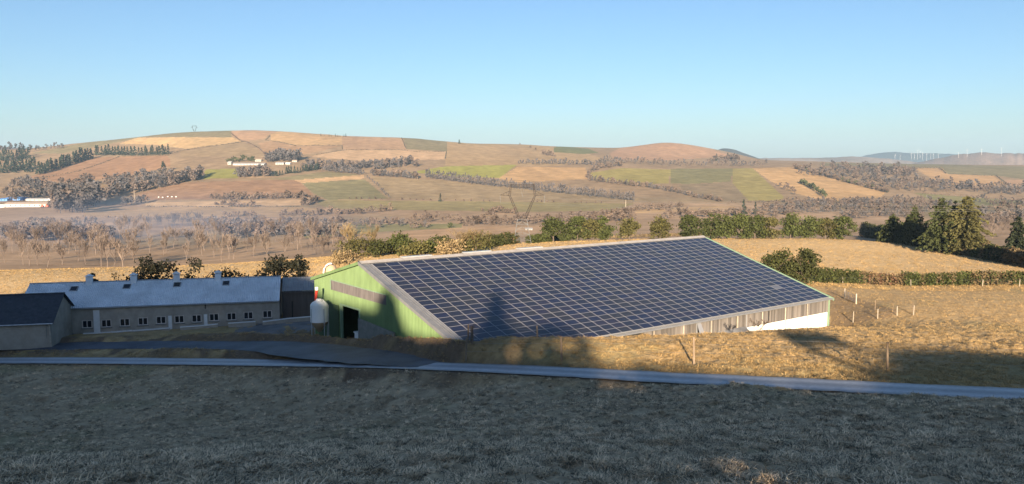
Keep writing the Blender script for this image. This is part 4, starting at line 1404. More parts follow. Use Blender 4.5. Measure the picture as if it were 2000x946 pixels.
def gline(pts, n=12, y0=4.0):
    """ground polyline through pixels"""
    g = [G(px, py, y0) for px, py in pts]
    out = []
    for a, b in zip(g[:-1], g[1:]):
        for i in range(n):
            q = a.lerp(b, i / n); out.append(on_ground(q.x, q.y))
    out.append(g[-1])
    return out

def hedge(label, pts, h, wd, m, seed, size, per_m, group=None, name='hedgerow', cat='hedge', kind=None, y0=100.0, **k):
    ln = gline(pts, 10, y0)
    off = ln[len(ln) // 2]
    me = hedge_mesh('foliage', ln, h, wd, m, seed, size, per_m, off, **k)
    me.name = name
    o = link(name, me, None, off)
    return tag(o, label, cat, group, kind)

# ------------------------------------------------------------------ hill crest behind the viewpoint: the evergreen belt whose shade lies over the farm
TE = math.tan(SUN_EL)
OCC_Y = -90.0
EDGE = [(-150, 540, 170), (0, 540, 170), (150, 545, 150), (320, 528, 125), (480, 525, 128), (575, 532, 122), (612, 540, 119),
        (630, 572, 102), (660, 592, 98), (700, 600, 92.5), (730, 606, 88), (741, 578, 87), (752, 556, 86), (766, 575, 84.5), (777, 640, 81),
        (815, 657, 77), (860, 660, 74), (905, 652, 76), (934, 640, 78), (944, 612, 80), (953, 580, 84), (962, 550, 87), (973, 572, 85), (981, 604, 82), (991, 634, 79),
        (1030, 634, 79), (1075, 622, 81), (1115, 634, 81), (1140, 652, 82), (1160, 672, 70),
        (1175, 700, 64), (1300, 716, 60), (1400, 727, 58), (1500, 738, 55.5), (1600, 746, 53.5), (1660, 744, 54), (1700, 720, 58),
        (1740, 676, 74), (1850, 681, 74), (1960, 691, 71), (2100, 702, 66), (2400, 690, 70)]
occ = []
for px, py, y in EDGE:
    q = Vector(P(px, py, y))
    d = (q.y - OCC_Y) / math.cos(SUN_AZ)
    occ.append((q.x - (q.y - OCC_Y) * math.tan(SUN_AZ), q.z + d * TE))
occ.sort()
OX, OZ_ = np.array([o[0] for o in occ]), np.array([o[1] for o in occ])
rng = np.random.default_rng(3)
n = 170000
x = rng.uniform(-125, 75, n)
y = OCC_Y + rng.normal(0, .9, n)
top = np.interp(x, OX, OZ_) - 0.42
gz_ = ground(x, np.full(n, OCC_Y))
u = rng.random(n)
hh = np.maximum(top - gz_, .3)
keep = rng.random(n) < hh / hh.max() * 1.1 + .04
z_ = gz_ + hh * u ** .8
keep &= ~((x > -11.5) & (x < -1.0) & (z_ > top - 3.2) & (rng.random(n) < .80))      # thin, twiggy stretch: dappled light on the bank
c = np.stack([x, y, z_], 1)[keep]
off = Vector((0, OCC_Y, float(ground(0, OCC_Y)[0])))
me = leaf_mesh('shelter_belt', c - np.array(off), rng.uniform(.5, 1.0, keep.sum()), M['dark_evergreen'], rng)
tag(link('shelter_belt', me, None, off), 'dense evergreen shelter belt on the hill crest behind the viewpoint', 'hedge')

# one spreading tree further along the crest: its crown, open below, throws the band across the right of the pasture
lo_e = [(1500, 654, 85), (1560, 668, 78), (1600, 690, 68), (1660, 712, 60), (1720, 735, 55)]
hi_e = [(1490, 652, 86), (1560, 657, 84), (1620, 663, 80), (1680, 671, 76), (1740, 678, 73)]
def to_crest(q):
    q = Vector(P(*q)); d = (q.y - OCC_Y) / math.cos(SUN_AZ)
    return q.x - (q.y - OCC_Y) * math.tan(SUN_AZ), q.z + d * TE
lo_c, hi_c = np.array(sorted(map(to_crest, lo_e))), np.array(sorted(map(to_crest, hi_e)))
x0_, x1_ = max(lo_c[0, 0], hi_c[0, 0]), min(lo_c[-1, 0], hi_c[-1, 0])
rng = np.random.default_rng(8)
n = 5000
x = rng.uniform(x0_, x1_ + 6, n)
zl_, zh_ = np.interp(x, lo_c[:, 0], lo_c[:, 1]), np.interp(x, hi_c[:, 0], hi_c[:, 1])
u = rng.random(n)
c = np.stack([x, OCC_Y + rng.normal(0, 1.2, n), zl_ + .2 + (zh_ - zl_ - .3) * u], 1)
c = c[(zh_ - zl_) > .25]
tb = on_ground(x1_ + 2, OCC_Y)
crown = leaf_mesh('crown', c - np.array(tb), rng.uniform(.35, .7, len(c)), M['dark_evergreen'], rng)
tree_thing('spreading_tree', tb, 'flat crowned spreading tree on the hill crest behind the viewpoint', 'tree', crown, limb_mesh('trunk', 9, 9.0, M['bark'], .3))

# ------------------------------------------------------------------ trees and hedges round the pasture
TRUNK = limb_mesh('trunk', 5, 6, M['bark'])
def tuft_tree(px, pyb, pyt, wpx, y, m, label, seed, name='tree', cat='tree', n=2600, size=.34, group=None):
    b = Vector(P(px, pyb, y)); b.z = float(ground(b.x, b.y)[0])
    h = P(px, pyt, y)[2] - b.z
    wd = wpx * y / FPX
    nl = max(14, int(18 * wd / max(h, 1) + 12))
    rng = np.random.default_rng(seed)
    p = crown_points(rng, lobes(rng, nl, wd, h * .97, 0.03 * h), n)
    p[:, 2] = np.clip(p[:, 2], .05, None)
    p[:, :2] *= np.clip(wd * .5 / (np.percentile(np.abs(p[:, 0]), 98) + 1e-6), .7, 1.5)
    p[:, 2] *= h / np.percentile(p[:, 2], 99.5)
    crown = leaf_mesh('crown', p, size * rng.uniform(.55, 1.45, n), m, rng)
    trunk = limb_mesh('trunk', seed, h * .8, M['bark'], r=.03 * h + .03)
    return tree_thing(name, b, label, cat, crown, trunk, 0, group=group)

# behind the livestock house, in the shade
tuft_tree(305, 552, 503, 84, 131, M['dark_evergreen'], 'large dark evergreen tree behind the roof, left of the third ventilator', 1, n=2600)
tuft_tree(387, 552, 505, 62, 132, M['dark_evergreen'], 'thin crowned dark tree behind the roof between the third and fourth ventilators', 2, n=900, size=.3)
tuft_tree(446, 552, 527, 60, 130, M['dark_evergreen'], 'low dark bush peeping over the roof right of the fourth ventilator', 3, 'bush', 'bush', n=1300)
tuft_tree(536, 556, 503, 86, 128, M['dark_evergreen'], 'broad dark evergreen tree behind the annex', 4, n=2600)
tuft_tree(584, 556, 499, 52, 128, M['dark_evergreen'], 'narrow dark tree with an open top right of the broad dark evergreen', 5, n=1500)
tuft_tree(183, 556, 535, 16, 131, M['dark_evergreen'], 'small dark bush beside the first ventilator', 6, 'bush', 'bush', n=400)
tuft_tree(230, 556, 533, 34, 134, M['bush_tan'], 'thin tan bush behind the roof between the first two ventilators', 7, 'bush', 'bush', n=350, size=.25)

# thicket beyond the barn ridge, left to right
for a in [(668, 512, 488, 60, 165, 'bush_tan', 'thin brown bush at the left end of the thicket behind the barn', 900, .3),
          (700, 512, 462, 80, 172, 'bush_olive', 'pale olive bush in front of the tall bare tree behind the barn', 1700, .32),
          (738, 508, 470, 46, 170, 'holly', 'dark green holly bush behind the barn apex', 1300, .34),
          (782, 503, 456, 66, 175, 'hedge_green', 'tall green bush with a pointed top behind the barn ridge', 2200, .36),
          (810, 503, 470, 60, 172, 'bush_olive', 'low olive bush right of the pointed green bush', 1300, .34),
          (838, 500, 470, 52, 178, 'hedge_green', 'round green bush in the middle of the thicket', 1300, .34),
          (862, 498, 460, 50, 182, 'holly', 'dark topped green bush left of the yellowish tree', 1300, .34),
          (880, 494, 466, 60, 176, 'bush_tan', 'tan grassy bush at the foot of the yellowish tree', 1100, .3)]:
    tuft_tree(a[0], a[1], a[2], a[3], a[4], M[a[5]], a[6], int(a[0]), 'bush', 'bush', n=a[7], size=a[8])
def bare_at(px, pyb, pyt, y, m, label, seed, spread=.36, group=None, **k):
    b = Vector(P(px, pyb, y)); b.z = float(ground(b.x, b.y)[0])
    h = P(px, pyt, y)[2] - b.z
    o = link('bare_tree', bare_mesh('bare_tree', seed, h, m, spread, **k), None, b)
    return tag(o, label, 'tree', group)
bare_at(690, 510, 431, 178, M['bush_tan'], 'tall pale leafless tree at the left end of the thicket behind the barn', 31, .34, ntw=3.0, nlimb=10)
bare_at(728, 508, 430, 176, M['bush_tan'], 'slim leafless tree just left of the pointed green bush', 32, .2, ntw=2.6, nlimb=9)
bare_at(664, 512, 447, 182, M['twig_brown'], 'brownish leafless tree leaning over the thin brown bush', 33, .34, ntw=1.2)
for i, (px, py, s_) in enumerate([(902, 440, .5), (925, 442, .55), (945, 449, .5)]):
    bare_at(px, 493, py, 184 + i * 2, M['bush_tan'], ['left', 'middle', 'right'][i] + ' stem of the wide yellowish willow clump behind the ridge', 40 + i, s_, ntw=3.2, nlimb=11)
for i, (px, w_, t) in enumerate([(930, 64, 452), (905, 50, 462)]):
    tuft_tree(px, 492, t, w_, 186, M['bush_olive'], ['olive tangle inside the right of the willow clump', 'olive tangle inside the left of the willow clump'][i], 60 + i, 'bush', 'bush', n=1300, size=.3)
hedge('low mixed hedge running from the willow clump to the pylon feet', [(950, 484), (985, 479), (1010, 476)], 3.2, 2.4, [M['hedge_green'], M['hedge_dry'], M['holly']], 71, .34, 170, y0=120)
hedge('low dark hedge between the pylon and the round green tree', [(1032, 476), (1060, 474), (1110, 470)], 2.6, 2.2, [M['holly'], M['hedge_green']], 72, .34, 170, y0=120)

# row of evergreens on the crest of the summer field
CREST = [(1081, 470, 429, 52, 'hedge_green', 'round green tree right of the pylon'), (1128, 467, 427, 44, 'hedge_green', 'first of the joined green trees right of the round one'),
         (1152, 466, 432, 44, 'bush_olive', 'olive middle tree of the joined group'), (1178, 466, 426, 34, 'hedge_green', 'taller right tree of the joined group'),
         (1229, 463, 431, 36, 'bush_olive', 'small lone olive tree on the crest'), (1289, 461, 428, 36, 'bush_olive', 'sparse olive tree with a pointed top on the crest'),
         (1347, 459, 424, 40, 'hedge_green', 'pointed green tree at the start of the long green row'), (1388, 459, 421, 42, 'hedge_green', 'second tree of the long green row'),
         (1412, 458, 423, 40, 'hedge_green', 'third tree of the long green row'), (1444, 458, 422, 44, 'hedge_green', 'fourth tree of the long green row'),
         (1474, 458, 424, 42, 'hedge_green', 'fifth tree of the long green row'), (1502, 458, 429, 34, 'bush_olive', 'olive sixth tree of the long green row'),
         (1544, 458, 421, 44, 'hedge_green', 'rounded green tree right of the dry gap in the row'), (1582, 458, 427, 40, 'hedge_green', 'low green tree second right of the dry gap'),
         (1612, 458, 430, 34, 'bush_olive', 'olive bush third right of the dry gap'), (1644, 458, 426, 44, 'hedge_green', 'green tree at the right end of the crest row')]
for i, (px, pb, pt, wp, m, lb) in enumerate(CREST):
    tuft_tree(px, pb, pt - 3, wp + 3, 262 + (px - 1300) * .03, M[m], lb, 100 + i, 'tree', 'tree', n=1900, size=.5, group='green trees along the crest of the summer field')
hedge('dry brown undergrowth along the crest row of green trees', [(1330, 461), (1500, 459), (1660, 459)], 2.6, 2.0, [M['hedge_green'], M['hedge_dry'], M['holly'], M['bush_tan']], 73, .42, 90, y0=150)
hedge('thin dry scrub between the round tree and the long green row', [(1190, 466), (1260, 463), (1330, 461)], 1.6, 1.6, [M['hedge_dry'], M['bush_tan']], 74, .4, 40, y0=150, gaps=.35)

# dark hedge on the right of the summer field and the conifers in it
hedge('tall dark hedge along the right of the summer field, its shaded side facing the barn', [(1682, 463), (1730, 469), (1780, 480), (1850, 494)], 7.6, 4.0, [M['holly'], M['conifer_dark'], M['holly']], 75, .5, 190, hvar=.35, y0=150)
hedge('low dark hedge continuing beyond the conifers', [(1850, 494), (1890, 500), (1925, 507)], 2.4, 2.0, [M['holly'], M['hedge_dry']], 76, .4, 150, y0=150)
hedge('dark hedge at the right edge below the lone conifer', [(1925, 507), (1965, 515), (2010, 524), (2080, 538)], 4.4, 3.2, [M['holly'], M['conifer_dark'], M['hedge_dry']], 77, .42, 230, y0=130)
def conifer(px, pb, pt, wp, y, label, seed, m='conifer', **k):
    b = Vector(P(px, pb, y)); b.z = float(ground(b.x, b.y)[0])
    H = P(px, pt, y)[2] - b.z
    W = wp * y / FPX
    mb = MB(); mb.tube([(0, 0, -.4), (0, 0, H * .5), (0, 0, H * .96)], [H * .022, H * .014, .02], 7)
    return tree_thing('conifer', b, label, 'tree', conifer_mesh(seed, H, W, M[m], **k), mb.mesh('trunk', M['bark']))
conifer(1836, 492, 384, 86, 236, 'tall dark conifer, left of the two tallest', 201, dens=1.0)
conifer(1862, 492, 390, 50, 240, 'slim conifer squeezed between the two tallest', 203, dens=1.0)
conifer(1884, 493, 381, 112, 232, 'tall sunlit yellowish conifer, the widest and rightmost of the tall ones', 202, 'conifer_sunlit', dens=1.3)
conifer(1784, 480, 400, 50, 262, 'narrow conifer rising out of the dark hedge', 204)
conifer(1742, 474, 418, 64, 272, 'short broad conifer at the left of the dark hedge', 205)
conifer(1984, 515, 422, 52, 230, 'lone dark conifer at the right edge', 206, 'conifer_dark')
# clipped hedge and bushes in the pasture
hedge('clipped green hedge across the pasture right of the barn', [(1590, 551), (1640, 553), (1680, 554)], 2.75, 2.2, [M['holly'], M['hedge_green'], M['hedge_green']], 81, .30, 330, hvar=.12, y0=100)
hedge('rusty half dry stretch of hedge between two green stretches', [(1676, 554), (1720, 556), (1762, 558)], 2.5, 1.9, [M['hedge_dry'], M['hedge_rust'], M['holly'], M['hedge_dry']], 82, .28, 250, hvar=.22, y0=100)
hedge('mixed green and brown hedge at the right edge of the pasture', [(1760, 558), (1840, 558), (1930, 557), (2040, 557)], 2.5, 2.0, [M['hedge_green'], M['holly'], M['hedge_dry'], M['hedge_green']], 83, .30, 300, hvar=.16, y0=100)
tuft_tree(1566, 553, 488, 62, 144, M['holly'], 'big round bush right behind the far gable of the barn', 211, 'bush', 'bush', n=3600, size=.30)
tuft_tree(1522, 553, 490, 66, 147, M['holly'], 'dark bush beside the big round bush behind the barn roof', 212, 'bush', 'bush', n=3300, size=.30)
tuft_tree(1494, 540, 503, 30, 150, M['bush_tan'], 'thin dry bush at the left of the two dark bushes', 213, 'bush', 'bush', n=420, size=.22)

# ------------------------------------------------------------------ fences, gate
def post_mb(h, r, lean=0.0, square=False):
    mb = MB()
    mb.tube([(0, 0, -.35), (lean * .5, 0, h * .5), (lean, 0, h)], [r * 1.05, r, r * .92], 7)
    return mb
PM = {'wood': post_mb(1.0, .065).mesh('post', M['wood']), 'palepost': post_mb(1.0, .06).mesh('post', M['palepost'])}
def fence(label, spots, m, h=1.2, wires=(.5, .9, 1.15), group=None, y0=30.0, rad=1.0, sag=0.02):
    """spots: pixel of each post's foot (with optional height in pixels)"""
    g = [G(a[0], a[1], y0) for a in spots]
    t = thing('fence', label, 'fence', g[0], group)
    tops = []
    for a, b in zip(spots, g):
        o = bpy.data.objects.new('post', PM[m]); COL.objects.link(o); o.parent = t
        hh = a[2] * b.y / FPX if len(a) > 2 else h
        o.location = b - g[0]; o.scale = (rad, rad, hh)
        o.rotation_euler = (random.uniform(-.05, .05), random.uniform(-.05, .05), random.random() * 6)
        tops.append((b, hh))
    for wz_ in wires:
        mb = MB()
        pts = []
        for (a, ha), (b, hb) in zip(tops[:-1], tops[1:]):
            for k in range(6):
                q = a.lerp(b, k / 6); pts.append(q + UP * (min(wz_ * (ha + (hb - ha) * k / 6) / 1.2, ha) - sag * 4 * (k / 6) * (1 - k / 6)))
        pts.append(tops[-1][0] + UP * wz_ * tops[-1][1] / 1.2)
        if len(pts) > 1:
            mb.tube(pts, .007, 3, cap=False)
            part('wire', mb, M['wire'], t)
    return t
fence('roadside fence of dark wooden posts along the upper edge of the lane', [(910, 704, 48), (1097, 703, 45), (1355, 711, 54), (1733, 724, 58), (2120, 745, 60)], 'wood', rad=1.25)
fence('fence of weathered posts along the top of the bank in front of the barn eave', [(914, 669, 36), (927, 667, 34), (1050, 664, 28), (1180, 657, 24), (1297, 654, 26), (1396, 650, 26), (1476, 648, 30), (1550, 640, 26), (1613, 637, 22)], 'wood', y0=60, rad=1.1)
fence('fence with short pale posts on the edge of the dug cutting right of the barn', [(1666, 630, 22), (1714, 623, 20), (1752, 616, 18), (1784, 616, 20)], 'palepost', y0=80)
fence('line of pale posts along the foot of the clipped hedge', [(1580, 551, 18), (1601, 552, 8), (1646, 554, 13), (1715, 556, 13), (1779, 559, 13), (1853, 558, 14), (1919, 559, 13), (1991, 560, 14), (2060, 561, 14)], 'palepost', y0=110)
fence('row of thin pale stakes along the crest row of trees', [(1048, 471, 7), (1090, 469, 7), (1183, 466, 8), (1218, 464, 8), (1252, 463, 7), (1363, 460, 10), (1490, 459, 8), (1551, 459, 8), (1620, 459, 8)], 'palepost', y0=150, wires=(1.0,))
fence('thin stakes of the electric fence on the pasture right of the gate', [(1709, 606, 20), (1744, 608, 18), (1783, 613, 22)], 'wood', y0=80, rad=.5, wires=(.8, 1.1))
fence('pair of pale posts under the tall conifers', [(1853, 493, 12), (1871, 497, 10)], 'palepost', y0=140, wires=())
ga, gb = G(1649.5, 583, 90), G(1672, 594, 90)
gt = thing('field_gate', 'metal field gate between two white posts right of the barn', 'gate', ga)
for q in (ga, gb):
    mb = MB(); mb.tube([q - UP * .3, q + UP * 1.55], .085, 8); part('post', mb, M['palepost'], gt)
for k in range(6):
    mb = MB(); mb.tube([ga + UP * (.25 + .19 * k), gb + UP * (.25 + .19 * k)], .022, 5); part('rail', mb, M['steel'], gt)
for k in (.02, .33, .66, .98):
    q = ga.lerp(gb, k); mb = MB(); mb.tube([q + UP * .23, q + UP * 1.22], .022, 5); part('stile', mb, M['steel'], gt)
# old gate leaf by the roadside posts
ga = G(921, 669, 60)
gt = thing('dead_stump', 'dark stump standing between the two posts in front of the barn corner', 'stump', ga)
mb = MB(); mb.tube([ga - UP * .2, ga + UP * .7 + Vector((.05, 0, 0)), ga + UP * 1.45], [.16, .13, .1], 8); part('bole', mb, M['bark'], gt)
mb = MB(); mb.tube([ga + UP * 1.1, ga + Vector((.22, 0, 1.3)), ga + Vector((.2, 0, 1.6))], [.07, .06, .03], 6); part('branch', mb, M['bark'], gt)
mb = MB(); g0, g1 = G(1305, 679, 40), G(1338, 702, 40)
# small bare shrub beside the canopy
bb = G(1476, 650, 70)
o = link('bare_shrub', bare_mesh('bare_shrub', 77, 1.7, M['bark'], .5, nlimb=5), None, bb + Vector((.35, 0, 0))); tag(o, 'small dark leafless shrub beside the post in front of the canopy', 'shrub')

# ------------------------------------------------------------------ valley trees
ORD = ['first', 'second', 'third', 'fourth', 'fifth', 'sixth', 'seventh', 'eighth', 'ninth', 'tenth', 'eleventh', 'twelfth', 'thirteenth', 'fourteenth',
       'fifteenth', 'sixteenth', 'seventeenth', 'eighteenth', 'nineteenth', 'twentieth', 'twenty-first', 'twenty-second', 'twenty-third', 'twenty-fourth',
       'twenty-fifth', 'twenty-sixth', 'twenty-seventh', 'twenty-eighth', 'twenty-ninth', 'thirtieth']
BT_P = [bare_mesh('bare_tree', 300 + i, 1.0 * 14, M['twig_pale'], (.16, .22, .30, .24, .18, .32)[i], upright=.75, ntw=1.9, trunk_h=(.22, .30, .20, .34, .26, .18)[i], r0=.17, nlimb=(6, 8, 9, 7, 8, 10)[i]) for i in range(6)]
BT_B = [bare_mesh('bare_tree', 320 + i, 1.0 * 14, M['twig_brown'], .30 + .05 * (i % 3), ntw=2.2, trunk_h=.26, r0=.16) for i in range(4)]
BT_G = [bare_mesh('bare_tree', 340 + i, 1.0 * 14, M['twig_grey'], .24 + .05 * (i % 2), ntw=2.0, trunk_h=.3, r0=.16) for i in range(3)]
trnd = random.Random(99)
PEND = {}
def place_tree(px, py, hpx, meshes, label, group, y0=250.0, name='bare_tree', cat='tree', wide=1.0, base_h=14.0, clump=1.0):
    """notes where a tree stands; they are built together below, the largest as objects of their own"""
    g = G(px, py, y0)
    h = hpx * g.y / FPX
    k = h / base_h
    wv = k * wide * trnd.uniform(.85, 1.15)
    M4 = Matrix.Translation(g - UP * .1) @ Matrix.Rotation(trnd.random() * 6.283, 4, 'Z') @ Matrix.Diagonal((wv, wv, k * trnd.uniform(.93, 1.07), 1))
    PEND.setdefault(name, []).append((hpx * hpx * wide, trnd.choice(meshes), M4, label, cat, group))
def build_trees(limit=285):
    for name, lst in PEND.items():
        groups = {}
        for k_, q in enumerate(lst): groups.setdefault(q[5] or 'single %d' % k_, []).append(q)
        big_, small_ = [], []
        for gname, qs in sorted(groups.items(), key=lambda kv: -sum(q[0] for q in kv[1]) / len(kv[1])):
            if len(big_) + len(qs) > limit:
                small_ += qs
                continue
            if 2 <= len(qs) <= 30 and ' from the left' not in qs[0][3]:
                qs = sorted(qs, key=lambda q: q[2].translation.x / q[2].translation.y)
                qs = [q[:3] + (q[3] + ', ' + ORD[i_] + (' from the left' if len(q[3].split()) < 13 else ' from left'),) + q[4:] for i_, q in enumerate(qs)]
            elif len(qs) > 30:
                qs = sorted(qs, key=lambda q: q[2].translation.x / q[2].translation.y)
                qs = [q[:3] + (q[3] + ', ' + ('left', 'middle', 'right')[min(2, i_ * 3 // len(qs))] + ' part',) + q[4:5] + (q[5] + ', ' + ('left', 'middle', 'right')[min(2, i_ * 3 // len(qs))] + ' part',) for i_, q in enumerate(qs)]
            big_ += qs
        limit_, lst = len(big_), big_ + small_
        cnt = {}
        for _, me, M4, label, cat, group in lst[:limit_]:
            o = bpy.data.objects.new(name, me); COL.objects.link(o); o.matrix_world = M4
            tag(o, label, cat, group)
        rest = lst[limit_:]
        if rest:
            cache, V, F, MI, mats, nb = {}, [], [], [], [], 0
            for _, me, M4, *_r in rest:
                if me.name not in cache:
                    v = np.empty(len(me.vertices) * 3, np.float32); me.vertices.foreach_get('co', v)
                    cache[me.name] = (v.reshape(-1, 3), [list(p.vertices) for p in me.polygons])
                v, f = cache[me.name]
                A = np.array(M4)
                V.append(v @ A[:3, :3].T + A[:3, 3])
                mt = me.materials[0]
                if mt not in mats: mats.append(mt)
                F += [[i + nb for i in q] for q in f]; MI += [mats.index(mt)] * len(f)
                nb += len(v)
            me = bpy.data.meshes.new('woodland')
            me.from_pydata(np.vstack(V).tolist(), [], F)
            for mt in mats: me.materials.append(mt)
            me.polygons.foreach_set('material_index', MI); me.update()
            lb = {'bare_tree': 'far off leafless woods and tree belts across the valley slopes', 'bush': 'far off scrub and thickets across the valley'}.get(name, 'far off trees on the slopes')
            tag(link('woodland' if name != 'bush' else 'scrub', me), lb, 'woodland' if name != 'bush' else 'scrub', None, 'stuff')
front = [(10, 514, 58), (46, 518, 58), (57, 519, 56), (74, 518, 58), (93, 522, 66), (122, 517, 48), (152, 512, 60), (168, 516, 58), (198, 521, 74), (210, 524, 72),
         (222, 522, 66), (241, 523, 62), (262, 512, 50), (364, 509, 46), (387, 504, 44), (418, 503, 52), (433, 511, 60), (447, 506, 50), (456, 507, 52), (496, 501, 54), (522, 511, 62), (557, 507, 52)]
for i, (px, py, h) in enumerate(front):
    place_tree(px, py, h, BT_P, ORD[i] + ' from the left in the front row of tall pale leafless trees above the roofs', 'front row of pale leafless valley trees', wide=1.15)
for i, px in enumerate((601, 610, 620, 634, 641)):
    place_tree(px, 497 - i * .8, 30 if i != 3 else 38, BT_G, ORD[i] + ' from the left of the thin grey trunks left of the barn apex', 'thin grey trunks left of the barn apex', wide=.45)
for x0_, x1_, wh in ((-10, 150, 'above the slate roofed outbuilding'), (150, 310, 'above the first two roof ventilators'), (310, 480, 'above the third and fourth ventilators'), (480, 660, 'above the annex')):
    for i in range(15):
        px = trnd.uniform(x0_, x1_); py = trnd.uniform(468, 500)
        place_tree(px, py, trnd.uniform(30, 60), BT_P + BT_B[:2], 'leafless grove tree ' + wh, 'pale leafless grove ' + wh, wide=1.2)
for i in range(30):
    px = trnd.uniform(222, 392); py = 449 - (px - 222) * .035 + trnd.uniform(-5, 1)
    place_tree(px, py, trnd.uniform(20, 32), BT_G, 'grey leafless tree in the dense copse of the left valley', 'dense grey copse in the left valley', wide=1.05)
for i in range(34):
    px = trnd.uniform(395, 660); py = trnd.uniform(440, 466)
    place_tree(px, py, trnd.uniform(20, 34), BT_P[:2] + BT_B, 'small leafless tree in the thin wood right of the grey copse', 'thin wood right of the grey copse', wide=1.2)
for i in range(22):
    px = trnd.uniform(1480, 1600) if i < 8 else trnd.uniform(1900, 2010); py = trnd.uniform(436, 456) if i < 8 else trnd.uniform(440, 470)
    place_tree(px, py, trnd.uniform(22, 36), BT_P[:3] + BT_B, 'leafless tree beyond the crest row of green trees' if i < 8 else 'leafless tree between the tall conifers and the lone conifer',
               'leafless trees beyond the crest row' if i < 8 else 'leafless trees right of the tall conifers', wide=1.2)

# low-detail trees for the far slopes
def far_tree_mesh(name, seed, m, H=12.0, W=8.0, n=75, size=1.5, kind='round'):
    rng = np.random.default_rng(seed)
    if kind == 'round':
        p = crown_points(rng, lobes(rng, 9, W, H * .85, H * .12), n)
    elif kind == 'poplar':
        t = rng.random(n); a = rng.random(n) * 6.283; r = W * .5 * np.sqrt(rng.random(n)) * (1 - np.abs(t - .45) / .62)
        p = np.stack([np.cos(a) * r, np.sin(a) * r, H * (.1 + .9 * t)], 1)
    else:
        t = rng.random(n) ** 1.3; a = rng.random(n) * 6.283; r = W * .5 * (1 - t) * np.sqrt(rng.random(n)) + .15
        p = np.stack([np.cos(a) * r, np.sin(a) * r, H * (.08 + .92 * t)], 1)
    v, f = quads(p, size * rng.uniform(.6, 1.4, n), rng)
    r = .22
    tv = np.array([[-r, 0, -.5], [r, 0, -.5], [.06, 0, H * .7], [-.06, 0, H * .7], [0, -r, -.5], [0, r, -.5], [0, .06, H * .7], [0, -.06, H * .7]])
    tf = np.array([[0, 1, 2, 3], [4, 5, 6, 7]]) + len(v)
    return np_mesh(name, np.vstack([v, tv]), np.vstack([f, tf]), m)
FT_S = [far_tree_mesh('bare_tree', 400 + i, M['twig_grey'], 12, 7.5, 95, 1.5) for i in range(4)]
FT_B = [far_tree_mesh('bare_tree', 410 + i, M['twig_brown'], 12, 8.5, 95, 1.6) for i in range(4)]
FT_P = [far_tree_mesh('bare_tree', 420 + i, M['twig_grey'], 12, 4.4, 70, 1.2, 'poplar') for i in range(4)]
FT_C = [far_tree_mesh('conifer', 430 + i, M['far_conifer'], 12, 5.0, 85, 1.3, 'cone') for i in range(4)]
FT_E = [far_tree_mesh('bush', 440 + i, M['far_scrub'], 12, 15, 100, 2.6) for i in range(4)]
FT_G = [far_tree_mesh('bush', 450 + i, M['far_green'], 12, 14, 80, 2.4) for i in range(3)]
def row_trees(pts, n, hpx, meshes, label, group, name='bare_tree', cat='tree', wide=1.0, jit=1.5, y0=300.0, hj=.25, ordinal=False):
    if n > 12 and not ordinal and name != 'conifer': n = int(n * 2.1)
    hpx *= 1.12
    pts = np.array(pts, float)
    sl = np.r_[0, np.cumsum(np.hypot(*np.diff(pts, axis=0).T))]
    us = sorted(sl[-1] * ((i + trnd.uniform(.1, .9)) / n) for i in range(n))
    for i, u in enumerate(us):
        lb = (ORD[i] + ' from the left of ' + label) if ordinal else label
        place_tree(float(np.interp(u, sl, pts[:, 0])), float(np.interp(u, sl, pts[:, 1])) + trnd.uniform(-jit, jit), hpx * trnd.uniform(1 - hj, 1 + hj), meshes, lb, group, y0, name, cat, wide, 12.0)
row_trees([(830, 347), (880, 354), (960, 364), (1060, 374), (1160, 384), (1240, 393)], 66, 13.5, FT_P + FT_S[:2], 'leafless tree in the long slanting row below the green and orange fields', 'long slanting row of leafless trees', jit=1.2)
row_trees([(184, 303), (260, 304), (330, 302)], 26, 15.5, FT_C, 'dark pine in the plantation strip below the bright hilltop field', 'pine plantation strip on the left hill', 'conifer', wide=1.3, jit=.6, hj=.12)
row_trees([(75, 341), (110, 330), (150, 318), (180, 309)], 24, 20, FT_C, 'blue green spruce along the lower edge of the dark left wood', 'spruces on the edge of the left wood', 'conifer', wide=1.3, jit=1.0, hj=.18)
row_trees([(0, 335), (70, 333)], 14, 20, FT_C, 'spruce at the far left below the skyline', 'spruces at the far left', 'conifer', wide=1.25, jit=4)
row_trees([(0, 312), (60, 311)], 12, 17, FT_C, 'spruce high on the far left slope', 'spruces high on the far left slope', 'conifer', wide=1.25, jit=4)
row_trees([(0, 296), (30, 293), (60, 298)], 9, 12, FT_S, 'bare tree on the skyline at the far left', 'bare skyline trees at the far left', jit=1)
row_trees([(68, 295), (100, 292), (125, 290)], 8, 9, FT_S, 'bare tree on the left skyline beside the small red field', 'bare skyline trees beside the small red field', jit=1)
row_trees([(20, 365), (60, 367), (110, 372)], 14, 16, FT_S + FT_B, 'grey leafless tree below the far left wood', 'leafless trees below the far left wood', jit=5)
row_trees([(10, 392), (60, 388), (110, 385), (140, 380)], 18, 20, FT_B + FT_S, 'leafless tree behind the blue and grey sheds', 'leafless trees behind the sheds', jit=4)
row_trees([(105, 412), (135, 405), (160, 410), (188, 398)], 20, 34, FT_B + FT_S, 'leafless tree in the tall clump right of the sheds', 'tall leafless clump right of the sheds', jit=9, wide=1.1)
row_trees([(115, 372), (150, 366), (185, 362)], 12, 20, FT_B, 'brownish leafless tree above the tall clump', 'brownish trees above the tall clump', jit=4)
row_trees([(195, 392), (240, 378), (300, 366), (345, 358), (395, 349)], 40, 19, FT_B + FT_S, 'leafless tree in the band of woodland along the red brown field', 'woodland band along the red brown field', jit=4, wide=1.1)
row_trees([(205, 365), (250, 358), (300, 352), (340, 348)], 20, 16, FT_B + FT_S, 'leafless tree in the upper part of the left woodland', 'upper part of the left woodland', jit=5, wide=1.1)
